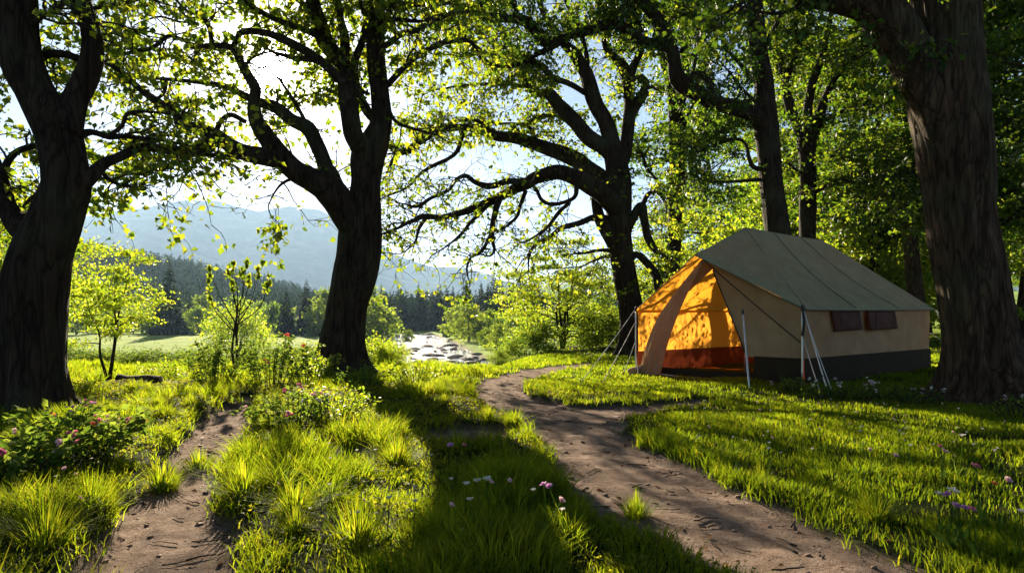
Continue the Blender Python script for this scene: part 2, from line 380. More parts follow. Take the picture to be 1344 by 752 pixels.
# mountain range across the valley
def mountain():
    prof = np.array([(-600, 330), (-200, 300), (0, 300), (100, 286), (190, 272), (245, 262), (290, 265), (340, 279), (375, 270), (420, 276), (470, 302), (520, 334), (560, 349), (610, 352), (660, 368), (720, 378), (900, 340), (1200, 320), (1900, 330)], float)
    us = np.linspace(-550, 1850, 420); D = 5200.0
    vtop = np.interp(us, prof[:, 0], prof[:, 1]); x0 = (us - U0) / F * D; zt = (HZ - vtop) / F * D
    t = np.linspace(0, 1, 70)
    X = np.repeat(x0[None], 70, 0); Y = D - 2200 + 2200 * t[:, None] + 0 * X
    rg = fbm(X * 0.0016, Y * 0.0016, 41, 5); rd = np.abs(fbm(X * 0.0027 + Y * 0.0008, Y * 0.0011, 47, 4) - 0.47) * 2
    prof_t = t[:, None] ** 1.25
    Z = -8 + (zt[None] + 8) * prof_t * (1 - (1 - t[:, None]) * 0.9 * rd) + (rg - 0.45) * 150 * np.sin(np.pi * t[:, None]) + (vnoise(X * 0.012, Y * 0.012, 3) - 0.5) * 16 * t[:, None]
    Yb = D + 1200 + 0 * x0; Zb = -30 + 0 * x0
    V = np.vstack([np.stack([X, Y, Z], -1).reshape(-1, 3), np.stack([x0, Yb, Zb], -1)])
    n = len(us); i = np.arange(70)[:, None] * n + np.arange(n - 1)[None]
    Q = np.stack([i, i + 1, i + n + 1, i + n], -1).reshape(-1, 4)
    m, N, L, b = mat('wooded_mountain'); g = N.new('ShaderNodeNewGeometry')
    L.new(ramp(N, L, noise(N, L, 0.005, 8, 0.65, g.outputs['Position']), [(0.35, (0.02, 0.04, 0.02)), (0.55, (0.06, 0.08, 0.045)), (0.7, (0.16, 0.15, 0.13))]), b.inputs['Base Color'])
    b.inputs['Roughness'].default_value = 1; b.inputs['Specular IOR Level'].default_value = 0
    tag(link('mountain', make_mesh('mountain', V, Q), m), kind='structure')
mountain()

# river water and its boulders
def river():
    c = catmull(RIV, 6.0); t = unit(np.gradient(c[:, :2], axis=0)); n = np.stack([-t[:, 1], t[:, 0]], 1)
    k = 9; s = np.linspace(-1, 1, k); w = c[:, 2] + 3
    X = c[:, 0:1] + n[:, 0:1] * s * w[:, None]; Y = c[:, 1:2] + n[:, 1:2] * s * w[:, None]
    V = np.stack([X, Y, np.full(X.shape, VAL - 0.62)], -1).reshape(-1, 3); m_ = len(c)
    i = np.arange(m_ - 1)[:, None] * k + np.arange(k - 1)[None]; Q = np.stack([i, i + k, i + k + 1, i + 1], -1).reshape(-1, 4)
    m, N, L, b = mat('river_water'); g = N.new('ShaderNodeNewGeometry')
    b.inputs['Base Color'].default_value = (0.05, 0.06, 0.06, 1); b.inputs['Roughness'].default_value = 0.12
    foam = noise(N, L, 0.5, 6, 0.7, g.outputs['Position'])
    L.new(ramp(N, L, foam, [(0.50, (0.05, 0.06, 0.065)), (0.66, (0.7, 0.73, 0.76))]), b.inputs['Base Color'])
    bump(N, L, b, noise(N, L, 0.9, 5, 0.65, g.outputs['Position']), 0.9, 0.5)
    tag(link('river', make_mesh('river', V, Q), m), kind='structure')
river()
M['rock'] = plain('river_rock', (0.13, 0.105, 0.085), 0.9, 0.5, 1.5, 0, 0.6, 0.2)
M['pebble'] = plain('pebble', (0.17, 0.108, 0.074), 0.9, 0.5, 20, 0, 0.3, 0.2)
def rock_mesh(seed, n=10, flat=0.6):
    r = np.random.default_rng(seed); mb = MB()
    a = np.linspace(0, 2 * np.pi, n, endpoint=False); ph = np.linspace(-1.2, 1.45, 7); V = []
    for p in ph: V += [[math.cos(t) * math.cos(p), math.sin(t) * math.cos(p), math.sin(p) * flat] for t in a]
    V = np.array(V); f = 1 + 0.5 * (vnoise(V[:, 0] * 1.7 + seed, V[:, 1] * 1.7 + V[:, 2] * 2.3, seed) - 0.5) + 0.25 * (vnoise(V[:, 0] * 4 + seed, V[:, 1] * 4 + V[:, 2] * 4, seed + 1) - 0.5)
    V = V * f[:, None]; V = V * [1, r.uniform(0.6, 0.9), 1]; k = len(ph)
    i = np.arange(k - 1)[:, None] * n; j = np.arange(n)[None]; j2 = (j + 1) % n
    Q = np.stack([i + j, i + j2, i + n + j2, i + n + j], -1).reshape(-1, 4); V = np.vstack([V, [0, 0, flat * 1.0]])
    T = np.stack([(k - 1) * n + np.arange(n), (k - 1) * n + (np.arange(n) + 1) % n, np.full(n, k * n)], 1)
    mb.add(V, Q, T, r.random()); return mb.mesh('boulder', False)
rocks = [rock_mesh(s) for s in (3, 4, 5)]
for k in range(100):
    t = rng.random() ** 1.4 * 5; i = min(int(t), 4); c = RIV[i] + (RIV[i + 1] - RIV[i]) * (t - i)
    x, y = c[0] + rng.uniform(-1.05, 1.05) * c[2], c[1] + rng.uniform(-5, 5); s = rng.uniform(0.3, 1.05) * (0.7 + y / 300)
    o = tag(link('boulder', rocks[k % 3], M['rock']), 'brown boulder lying in the shallow water of the distant stream', 'rock', 'boulders in the stream')
    place(o, (x, y, VAL - 0.55), rng.uniform(0, 6), (s * 1.5, s, s * 0.7))

# ------------------------------------------------------------------ traced trees
WINDOWS = [(357, 90, 30, 26, 1.0), (425, 185, 45, 50, 0.85), (300, 262, 130, 30, 0.8), (365, 240, 40, 40, 0.6), (215, 40, 30, 25, 0.7), (620, 220, 60, 22, 0.45), (600, 330, 70, 30, 0.5), (640, 290, 240, 100, 0.8), (560, 150, 120, 60, 0.4), (235, 150, 130, 80, 0.42), (600, 60, 150, 60, 0.25)]
def window_keep(pos):
    u = U0 + F * pos[:, 0] / pos[:, 1]; v = HZ - F * (pos[:, 2] - CAMH) / pos[:, 1]; keep = np.ones(len(pos), bool)
    for cu, cv, ru, rv, p in WINDOWS:
        keep &= ~((((u - cu) / ru) ** 2 + ((v - cv) / rv) ** 2 < 1) & (rng.random(len(pos)) < p))
    return keep

def traced_tree(name, label, D, trunk, limbs, bark, leafmat, n_twigs, leaves_per, leaf_size, shape, twig_len=(0.6, 1.5), trunk_ns=40, flare=(0.5, 0.35, 5), ds=0.9, seed=1, droop=0.0, bark_amp=0.03, wig=1.0, back=0.0, min_v=-260, cull=True):
    r = np.random.default_rng(seed)
    base = P(trunk[0][0], trunk[0][1], D); bz = Hs(base[0], base[1])
    t = thing(name, label, 'tree', (base[0], base[1], bz)); org = np.array([base[0], base[1], bz])
    placed = []   # (u, v, d, w)
    def poly(pts, de, first=False):
        pts = np.array(pts, float)
        if first: d0 = D
        else:
            A = np.array(placed); i = np.argmin((A[:, 0] - pts[0, 0]) ** 2 + (A[:, 1] - pts[0, 1]) ** 2); d0 = A[i, 2]
        s = np.concatenate([[0], np.cumsum(np.hypot(*np.diff(pts[:, :2], axis=0).T))]); Lm = s[-1] / F * D; s = s / s[-1]
        if de is None: de = r.uniform(-0.6, 0.6) * min(Lm, 5) * ds
        wob = np.sin(s * np.pi * r.uniform(1.5, 3)) * r.uniform(-0.12, 0.12) * Lm * wig * (0 if first else 1)
        d = d0 + de * s ** 1.1 + wob * (s > 0)
        W = np.array([np.append(P(u, v, dd), w / 2 / F * dd) for (u, v, w), dd in zip(pts, d)])
        for q, dd in zip(pts, d): placed.append((q[0], q[1], dd, q[2]))
        # denser bookkeeping for joints
        for k in range(len(pts) - 1):
            for f in (0.25, 0.5, 0.75): placed.append(tuple(np.append(pts[k, :2] * (1 - f) + pts[k + 1, :2] * f, [d[k] * (1 - f) + d[k + 1] * f, 0])))
        return W
    # trunk
    W = poly(trunk, 0.0, True)
    W0 = W[0].copy(); W0[2] = bz - 0.3; W = np.vstack([W0, W]) if W[0][2] > bz - 0.25 else W
    S = catmull(W, 0.10); mb = MB(); tube(mb, S[:, :3] - org, np.maximum(S[:, 3], 0.005), trunk_ns, bark_amp, flare, seed, lump=0.05)
    link('trunk', mb.mesh('trunk'), bark, t)
    spawn = []
    for k, L in enumerate(limbs):
        de = None
        if isinstance(L, tuple): L, de = L
        W = poly(L, de); S = catmull(W, 0.09)
        rad = np.maximum(S[:, 3], 0.006); n = len(S)
        big = rad.max()
        # gnarled wander
        wv = np.stack([vnoise(np.arange(n) * 0.23 + 9.1 * k, np.full(n, c + 0.5), seed + c) - 0.5 for c in range(3)], 1) * np.minimum(rad * 0.9, 0.05)[:, None] * np.minimum(1, np.arange(n) / 4)[:, None]
        pts = S[:, :3] + wv; mb = MB(); tube(mb, pts - org, rad, 18 if big > 0.1 else (10 if big > 0.04 else 7), bark_amp * 0.55 * min(1, big / 0.15), None, seed + k, lump=0.16)
        link('branch', mb.mesh('branch'), bark, t)
        spawn.append((pts, rad))
    # twigs and leaves
    tw = MB(); lf = MB(); tot = sum(len(p) for p, _ in spawn); LP, LD = [], []
    def twig(p0, d0, ln, r0, lev):
        k = 5; pts = [p0]; d = d0.copy()
        for i in range(k):
            d = unit(d + r.normal(size=3) * 0.28 + np.array([0, 0, 0.05 - droop * (i / k)])); pts.append(pts[-1] + d * ln / k)
        pts = np.array(pts); tube(tw, pts - org, np.linspace(r0, max(r0 * 0.25, 0.0025), k + 1), 5 if lev == 0 else 4, cap=False)
        if lev < 1:
            for q in range(r.integers(2, 5)):
                i = r.integers(1, k + 1); twig(pts[i], unit(d + r.normal(size=3) * 0.8 * np.array([1, 1, 0.5])), ln * r.uniform(0.4, 0.7), r0 * 0.5, lev + 1)
        nl = int(leaves_per * (0.5 if lev == 0 else 1) * r.uniform(0.5, 1.4))
        f = r.random(nl) ** 0.45 * k; i = np.minimum(f.astype(int), k - 1); fr = (f - i)[:, None]
        pp = pts[i] * (1 - fr) + pts[i + 1] * fr + r.normal(size=(nl, 3)) * 0.09 * np.array([1, 1, 0.6])
        LP.append(pp); LD.append(unit(np.repeat(d[None], nl, 0) * 0.6 + r.normal(size=(nl, 3)) * 0.7 + np.array([0, 0, -0.35])))
    for pts, rad in spawn:
        n = len(pts); cnt = max(1, int(round(n_twigs * n / tot)))
        for q in range(cnt):
            i = min(n - 2, int((0.22 + 0.78 * r.random() ** 0.8) * n)); tdir = unit(pts[min(i + 1, n - 1)] - pts[max(i - 1, 0)])
            d = unit(tdir * 0.7 + r.normal(size=3) * np.array([0.8, 0.8, 0.55]) + np.array([0, back, 0.18]))
            twig(pts[i], d, r.uniform(*twig_len), min(rad[i] * 0.5, 0.016), 0)
        twig(pts[-1], unit(pts[-1] - pts[-2]), twig_len[0] * 1.2, max(rad[-1], 0.006), 0)
    LP = np.concatenate(LP); LD = np.concatenate(LD)
    u = U0 + F * LP[:, 0] / LP[:, 1]; v = HZ - F * (LP[:, 2] - CAMH) / LP[:, 1]
    k = v > min_v
    if cull: k &= window_keep(LP)
    LP, LD = LP[k], LD[k]; n = len(LP)
    nr = unit(r.normal(size=(n, 3)) * 0.8 + np.array([0, 0, 0.6]))
    leaves(lf, LP - org, LD, nr, leaf_size * r.uniform(0.5, 1.4, n), shape)
    link('twigs', tw.mesh('twigs'), M['twig'], t); link('foliage', lf.mesh('foliage', False), leafmat, t)
    return t

# left foreground tree
traced_tree('oak_tree', 'dark forked tree trunk at the left edge beside the pink flowering plants', 7.4,
  [(40, 575, 108), (40, 552, 96), (40, 530, 84), (42, 500, 78), (43, 440, 78), (45, 380, 78), (54, 335, 72), (68, 300, 64), (82, 262, 58), (88, 240, 57), (82, 200, 53), (75, 172, 52), (62, 148, 48), (46, 120, 45), (30, 85, 50), (24, 40, 47), (22, 0, 48), (18, -60, 40), (10, -140, 30)],
  [([(84, 178, 44), (94, 148, 38), (104, 120, 34), (113, 98, 34), (119, 72, 30), (118, 42, 26), (107, 12, 26), (100, -30, 24), (104, -90, 16)], 0.5),
   ([(60, 320, 40), (30, 300, 32), (12, 272, 24), (2, 240, 20), (-14, 200, 16), (-40, 150, 12)], 0.6),
   ([(2, 232, 9), (10, 212, 9), (25, 197, 8), (45, 191, 8), (62, 190, 8)], 0.1),
   ([(106, 240, 26), (122, 229, 18), (138, 214, 14), (153, 207, 13), (176, 196, 13), (202, 195, 12), (232, 197, 11), (262, 203, 8), (300, 205, 4)], 2.2),
   ([(98, 180, 12), (120, 173, 8), (142, 179, 8), (160, 178, 7), (187, 181, 6), (214, 184, 4), (245, 190, 2.5)], 1.2),
   ([(142, 179, 6), (160, 165, 5), (168, 150, 5), (190, 147, 4), (212, 148, 3)], 0.5),
   ([(108, 80, 10), (86, 71, 9), (66, 70, 10), (48, 75, 10)], 0.1),
   ([(30, 40, 10), (60, 20, 7), (90, 5, 5), (130, -10, 3)], -0.6),
   ([(104, 20, 8), (130, 10, 6), (165, 5, 5), (200, -6, 3)], 1.0),
   ([(128, 222, 6), (150, 240, 5), (172, 246, 3), (188, 250, 2)], 0.8),
   ([(12, 272, 10), (-10, 260, 8), (-40, 262, 6), (-80, 240, 4)], 0.8),
   ([(85, 235, 8), (70, 250, 6), (40, 262, 5), (20, 290, 4)], 1.8)],
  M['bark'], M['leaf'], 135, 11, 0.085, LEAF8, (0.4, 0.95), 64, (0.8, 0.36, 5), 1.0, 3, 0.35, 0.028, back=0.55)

# centre tree
traced_tree('oak_tree', 'dark leaning tree standing alone at the middle left, sun shining through its branches', 13.4,
  [(450, 508, 84), (450, 492, 70), (450, 470, 60), (452, 440, 52), (457, 400, 50), (466, 360, 55), (471, 330, 55), (473, 300, 54), (477, 270, 46), (480, 240, 40), (483, 208, 46), (494, 180, 36), (500, 158, 28), (499, 130, 24), (494, 80, 23), (493, 30, 24), (495, -20, 22), (500, -90, 16)],
  [([(470, 306, 40), (450, 275, 42), (432, 248, 38), (412, 236, 30), (388, 223, 28), (364, 201, 26), (350, 182, 23), (336, 158, 19), (334, 138, 17), (336, 119, 15), (326, 100, 14), (317, 82, 13), (304, 64, 11), (282, 58, 8), (260, 62, 6), (237, 51, 5), (220, 48, 5), (200, 63, 5), (168, 70, 4), (138, 80, 3)], -1.5),
   ([(438, 252, 24), (426, 216, 21), (415, 186, 19), (400, 166, 18), (382, 156, 15), (357, 139, 14), (340, 134, 11), (318, 125, 9), (299, 115, 8), (280, 110, 7), (246, 106, 6), (220, 104, 5), (183, 102, 3)], 1.2),
   ([(372, 210, 22), (350, 206, 23), (322, 201, 20), (300, 190, 18), (280, 176, 16), (257, 168, 14), (236, 164, 14), (232, 149, 12), (203, 132, 11), (181, 115, 9), (161, 95, 8), (138, 84, 5), (112, 78, 3)], -2.0),
   ([(300, 192, 11), (278, 186, 11), (262, 192, 10), (246, 202, 9), (224, 216, 7), (194, 223, 6), (176, 234, 4), (163, 243, 2.5)], -0.6),
   ([(270, 194, 12), (252, 199, 11), (228, 198, 9), (206, 196, 7), (188, 196, 4)], -0.4),
   ([(262, 198, 5), (258, 212, 5), (246, 226, 4), (240, 236, 2)], -0.3),
   ([(322, 160, 6), (305, 152, 7), (292, 158, 6), (284, 174, 7)], 0.1),
   ([(306, 62, 7), (312, 50, 7), (320, 43, 8), (348, 43, 9), (382, 56, 10), (408, 71, 11), (430, 89, 12), (446, 106, 13)], 0.2),
   ([(278, 58, 6), (275, 38, 6), (265, 22, 5), (246, 15, 4), (232, 0, 3), (222, -20, 2)], 0.4),
   ([(218, 106, 5), (216, 120, 5), (208, 128, 4), (196, 130, 3)], 0.3),
   ([(483, 204, 34), (466, 182, 26), (461, 160, 25), (457, 130, 25), (453, 95, 22), (440, 72, 23), (427, 54, 22), (417, 22, 19), (410, -4, 17), (402, -50, 13)], -0.6),
   ([(452, 92, 15), (453, 50, 13), (447, 26, 11), (440, -20, 9)], 0.5),
   ([(494, 160, 16), (484, 148, 14), (472, 128, 14), (464, 90, 11), (474, 58, 8), (478, 30, 6)], 0.3),
   ([(420, 50, 11), (408, 43, 10), (374, 31, 9), (348, 20, 8), (322, 2, 6), (308, -16, 4)], -0.8),
   ([(428, 84, 8), (408, 79, 8), (385, 76, 7), (360, 70, 4)], 0.6),
   ([(399, 156, 5), (389, 138, 5), (378, 120, 4), (367, 104, 3)], 0.2),
   ([(326, 100, 6), (322, 88, 5), (332, 76, 4), (346, 70, 3)], 0.3),
   ([(496, 122, 10), (511, 110, 9), (530, 90, 8), (551, 71, 8), (573, 59, 8), (597, 53, 7), (616, 54, 5), (626, 66, 3)], 1.5),
   ([(496, 66, 10), (512, 56, 8), (530, 44, 8), (547, 40, 7), (567, 28, 7), (587, 19, 6), (607, 16, 4)], 1.0),
   ([(494, 30, 7), (517, 25, 6), (540, 28, 5), (556, 28, 3)], -1.2),
   ([(493, 10, 8), (520, 6, 6), (556, 7, 5), (590, 5, 3)], 0.8),
   ([(549, 42, 4), (545, 60, 4), (536, 74, 3), (533, 84, 2)], 0.1),
   ([(470, 300, 6), (440, 220, 4), (425, 224, 3), (380, 226, 2)], -0.3),
   ([(392, 232, 5), (372, 240, 4), (360, 254, 3), (352, 270, 2)], -0.6),
   ([(500, 130, 8), (520, 160, 5), (545, 170, 4), (575, 178, 2)], -0.8),
   ([(492, 40, 10), (480, 20, 8), (470, -10, 6), (466, -40, 4)], -1.6),
   ([(498, 30, 9), (515, 10, 7), (528, -14, 5)], -1.6),
   ([(417, 20, 8), (395, 5, 6), (376, -12, 5), (350, -30, 3)], -0.5),
   ([(265, 22, 4), (240, 30, 3), (210, 22, 2.5), (185, 30, 2)], -0.5)],
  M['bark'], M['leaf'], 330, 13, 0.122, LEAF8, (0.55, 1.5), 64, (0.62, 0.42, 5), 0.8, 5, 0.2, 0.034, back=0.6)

# spreading oak right of the middle
traced_tree('oak_tree', 'spreading gnarled oak just left of the tent, long bare limbs reaching left', 20.0,
  [(829, 476, 52), (829, 464, 40), (829, 440, 32), (828, 408, 31), (823, 380, 30), (817, 345, 29), (813, 310, 31), (812, 275, 33), (812, 240, 33), (808, 212, 30), (803, 190, 24), (796, 162, 20), (783, 140, 20), (776, 120, 20), (769, 96, 18), (753, 70, 15), (741, 58, 12), (728, 40, 9), (712, 15, 7), (700, -20, 5)],
  [([(812, 278, 28), (798, 260, 27), (779, 246, 24), (757, 235, 20), (731, 227, 18), (706, 232, 16), (690, 241, 15), (669, 252, 13), (643, 264, 12), (618, 275, 10), (586, 285, 8), (560, 284, 7), (546, 287, 6), (522, 300, 4), (496, 309, 2.5)], -2.5),
   ([(806, 246, 24), (788, 232, 22), (770, 221, 22), (757, 210, 20), (731, 200, 19), (713, 194, 17), (681, 182, 15), (653, 178, 14), (630, 170, 12), (608, 168, 10), (579, 169, 9), (560, 175, 8), (536, 196, 6), (519, 207, 5), (506, 232, 2.5)], 1.2),
   ([(800, 200, 22), (789, 191, 20), (773, 182, 20), (754, 160, 18), (735, 140, 17), (722, 124, 15), (708, 124, 11), (694, 116, 10), (688, 95, 9), (677, 82, 8), (667, 66, 7), (662, 48, 6), (656, 32, 4), (648, 10, 3)], 2.0),
   ([(814, 226, 18), (822, 196, 16), (825, 160, 17), (826, 128, 15), (823, 98, 18), (810, 78, 12), (796, 61, 10), (795, 32, 9), (789, 12, 8), (782, -10, 7), (776, -50, 5)], 0.6),
   ([(826, 100, 14), (834, 83, 11), (842, 63, 10), (838, 38, 9), (831, 12, 8), (826, -10, 7), (824, -60, 5)], -0.5),
   ([(826, 156, 13), (834, 140, 13), (841, 128, 14), (845, 121, 13)], -0.3),
   ([(768, 122, 9), (747, 110, 8), (725, 102, 8), (709, 87, 7), (690, 81, 7), (672, 86, 7), (650, 86, 6), (632, 77, 6), (621, 62, 5), (617, 53, 4)], -1.4),
   ([(770, 100, 8), (770, 80, 7), (766, 54, 7), (756, 30, 5), (744, 5, 4), (735, -20, 3)], 1.0),
   ([(688, 114, 6), (663, 110, 6), (640, 111, 5), (604, 113, 3), (575, 118, 2)], 0.5),
   ([(694, 238, 8), (669, 238, 8), (643, 244, 8), (625, 240, 7), (611, 231, 7), (598, 237, 6), (589, 249, 5), (567, 259, 5), (547, 271, 4), (530, 268, 2)], -1.0),
   ([(657, 258, 9), (651, 274, 9), (646, 296, 8), (646, 312, 6), (648, 328, 5), (643, 336, 3), (632, 334, 2)], -0.8),
   ([(646, 306, 6), (638, 320, 5), (630, 331, 4), (618, 338, 4), (613, 351, 3.5), (614, 364, 2)], -0.8),
   ([(690, 250, 6), (682, 272, 5), (678, 285, 5), (660, 300, 4), (645, 305, 2)], -0.4),
   ([(757, 238, 8), (755, 256, 6), (746, 264, 5), (727, 269, 5), (712, 264, 5), (704, 250, 5)], -0.3),
   ([(800, 288, 9), (781, 286, 8), (761, 293, 7), (738, 299, 6), (720, 312, 5), (703, 319, 4), (695, 335, 3), (693, 352, 2)], -0.8),
   ([(748, 266, 5), (732, 280, 5), (718, 299, 4), (706, 308, 3), (690, 318, 2)], -0.4),
   ([(806, 322, 18), (796, 302, 17), (786, 284, 15), (782, 264, 13), (788, 250, 12)], -0.3),
   ([(806, 330, 7), (790, 328, 5), (764, 332, 4), (748, 334, 2)], -0.5),
   ([(808, 338, 5), (796, 336, 4), (777, 343, 3), (764, 350, 2)], -0.4),
   ([(822, 300, 16), (832, 284, 14), (842, 270, 12), (845, 288, 12), (850, 312, 12), (860, 328, 8), (866, 332, 4)], -0.5),
   ([(822, 345, 10), (836, 334, 10), (850, 346, 10), (861, 360, 10), (862, 374, 8), (864, 384, 5)], -0.6),
   ([(608, 172, 7), (601, 196, 6), (590, 208, 5), (570, 217, 5), (551, 229, 4), (535, 246, 3), (503, 260, 2)], 0.5),
   ([(653, 176, 6), (628, 160, 5), (610, 158, 4), (585, 164, 3), (562, 166, 2)], 0.6),
   ([(704, 190, 7), (698, 172, 6), (692, 163, 5), (707, 153, 5), (727, 152, 4)], 0.6),
   ([(692, 163, 5), (668, 163, 4), (648, 161, 3), (630, 158, 2)], 0.3),
   ([(669, 64, 5), (650, 60, 5), (636, 48, 4), (626, 30, 4), (620, 18, 2)], -0.5),
   ([(579, 170, 6), (556, 186, 5), (536, 200, 4), (512, 202, 2)], -0.4),
   ([(643, 266, 7), (620, 290, 5), (605, 308, 4), (590, 320, 3), (575, 330, 2)], -0.6),
   ([(560, 284, 5), (550, 300, 4), (545, 318, 3), (532, 330, 2)], -0.6),
   ([(843, 272, 7), (850, 256, 6), (862, 252, 5), (872, 264, 4)], 0.6)],
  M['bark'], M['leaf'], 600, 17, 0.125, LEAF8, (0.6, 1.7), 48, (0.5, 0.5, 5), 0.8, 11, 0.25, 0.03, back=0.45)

# slim tree behind the oak
traced_tree('beech_tree', 'slim straight dark trunk between the spreading oak and the tent', 23.0,
  [(882, 470, 28), (882, 430, 23), (882, 380, 20), (885, 312, 19), (888, 240, 20), (889, 200, 22), (889, 160, 24), (886, 128, 20), (880, 104, 16), (872, 84, 11), (866, 60, 8), (858, 30, 6)],
  [([(890, 150, 14), (896, 120, 11), (899, 80, 10), (897, 45, 9), (892, 10, 8), (888, -30, 6)], 0.6),
   ([(888, 180, 8), (905, 150, 5), (912, 122, 4), (918, 90, 3)], 0.6),
   ([(884, 250, 7), (866, 240, 5), (850, 222, 4), (842, 200, 3)], 0.6),
   ([(888, 220, 6), (910, 195, 5), (925, 170, 4), (940, 150, 2)], -0.8),
   ([(893, 70, 6), (905, 40, 5), (914, 10, 4), (920, -30, 3)], 0.8)],
  M['bark'], M['leaf_wood'], 170, 18, 0.13, LEAF4, (0.8, 1.9), 28, (0.35, 0.5, 5), 1.0, 13, 0.1, 0.02)
# tall tree behind the tent with the big arching limb
traced_tree('beech_tree', 'tall brown trunk rising behind the tent ridge, its limb arching far left', 21.5,
  [(1030, 470, 42), (1028, 420, 36), (1024, 350, 33), (1021, 310, 32), (1014, 255, 30), (1010, 213, 29), (1006, 170, 31), (1004, 140, 27), (1002, 106, 25), (997, 77, 23), (993, 43, 23), (991, 13, 21), (990, -30, 18), (985, -100, 12)],
  [([(1002, 170, 24), (990, 152, 22), (965, 142, 20), (938, 136, 17), (915, 122, 20), (896, 110, 22), (886, 92, 18), (881, 66, 17), (866, 59, 16), (850, 57, 15), (827, 42, 15), (811, 33, 14), (795, 33, 13), (773, 41, 12), (751, 45, 12), (735, 54, 12), (720, 58, 14), (703, 41, 15), (687, 28, 14), (660, 25, 12), (634, 21, 11), (615, 19, 9), (602, 11, 6), (586, 3, 4)], -4.5),
   ([(882, 70, 17), (876, 50, 18), (868, 34, 18), (853, 13, 17), (836, -2, 14), (815, -14, 10), (790, -40, 7)], -0.8),
   ([(900, 106, 8), (910, 99, 9), (922, 99, 9), (931, 108, 9), (937, 126, 10)], -0.3),
   ([(994, 18, 10), (981, 13, 9), (951, 17, 8), (930, 15, 7), (900, 19, 6), (880, 24, 4)], -1.5),
   ([(994, 136, 5), (972, 115, 4), (960, 98, 3), (948, 84, 2)], -0.5),
   ([(994, 108, 6), (968, 81, 5), (950, 62, 4), (943, 43, 3), (917, 23, 2)], 0.6),
   ([(1000, 222, 7), (987, 218, 6), (979, 190, 5), (967, 182, 5), (943, 189, 4), (917, 200, 3)], -0.8),
   ([(1000, 236, 5), (964, 238, 4), (926, 238, 3), (906, 228, 3), (898, 240, 2)], -0.8),
   ([(674, 26, 7), (676, 12, 6), (664, -4, 5), (655, -30, 4)], 0.5),
   ([(634, 20, 7), (630, 6, 6), (626, -10, 5)], -0.5),
   ([(722, 58, 10), (716, 66, 8), (700, 74, 5), (690, 84, 3)], 0.2),
   ([(1006, 60, 8), (1020, 30, 6), (1030, 0, 5), (1040, -30, 3)], -0.8),
   ([(905, 115, 6), (912, 80, 5), (915, 50, 5), (922, 20, 4), (926, -10, 3)], 0.4)],
  M['bark'], M['leaf_wood'], 300, 18, 0.125, LEAF4, (0.7, 1.9), 40, (0.3, 0.5, 5), 0.8, 17, 0.1, 0.03)
traced_tree('beech_tree', 'narrow trunk forking into three, behind the middle of the tent roof', 26.0,
  [(1060, 468, 30), (1060, 400, 24), (1060, 300, 22), (1060, 213, 21), (1059, 186, 25), (1060, 165, 18), (1060, 145, 13), (1066, 110, 11), (1077, 81, 9), (1087, 38, 7), (1094, 0, 6), (1100, -50, 4)],
  [([(1057, 188, 15), (1047, 165, 13), (1036, 136, 12), (1028, 104, 11), (1023, 72, 10), (1017, 43, 9), (1012, 0, 7), (1008, -40, 5)], 0.6),
   ([(1064, 182, 14), (1074, 157, 13), (1082, 132, 10), (1092, 110, 8), (1104, 94, 7), (1138, 60, 5), (1170, 40, 3)], -1.5),
   ([(1078, 160, 6), (1100, 150, 5), (1119, 140, 4), (1140, 134, 2)], -0.8),
   ([(1030, 110, 8), (1042, 80, 7), (1050, 60, 7), (1046, 42, 6), (1040, 20, 4)], -0.5),
   ([(1062, 215, 5), (1090, 205, 4), (1130, 214, 3), (1170, 226, 2)], -2.0),
   ([(1064, 235, 5), (1035, 215, 4), (1020, 200, 3)], -1.0),
   ([(1060, 260, 5), (1100, 236, 4), (1125, 246, 3), (1150, 262, 2)], -2.5)],
  M['bark'], M['leaf_wood'], 340, 20, 0.14, LEAF4, (0.9, 2.2), 28, (0.3, 0.5, 5), 1.2, 19, 0.1, 0.02)
# big right tree
traced_tree('oak_tree', 'massive rough barked tree trunk at the right edge, beside the tent', 9.35,
  [(1298, 548, 150), (1297, 530, 136), (1295, 510, 116), (1291, 480, 100), (1285, 430, 90), (1277, 370, 85), (1269, 325, 81), (1263, 295, 79), (1258, 240, 81), (1250, 180, 88), (1244, 130, 94), (1244, 95, 88), (1244, 60, 80), (1241, 20, 80), (1240, -20, 78), (1236, -90, 66), (1230, -180, 50)],
  [([(1258, 260, 26), (1248, 205, 54), (1230, 150, 60), (1208, 106, 58), (1190, 62, 56), (1168, 26, 57), (1136, 0, 52), (1100, -8, 43), (1060, -8, 32), (1030, -20, 22), (990, -36, 14)], -0.4),
   ([(1280, -10, 34), (1310, -50, 28), (1345, -90, 22), (1400, -120, 16)], -0.3),
   ([(1062, -2, 8), (1040, 14, 6), (1010, 18, 5), (975, 10, 3)], 0.2),
   ([(1010, -24, 7), (985, -2, 5), (962, 10, 4), (940, 30, 3)], 0.3)],
  M['bark2'], M['leaf_wood'], 40, 12, 0.10, LEAF8, (0.4, 0.9), 110, (0.42, 0.30, 5), 0.6, 23, 0.3, 0.05, wig=0.0)

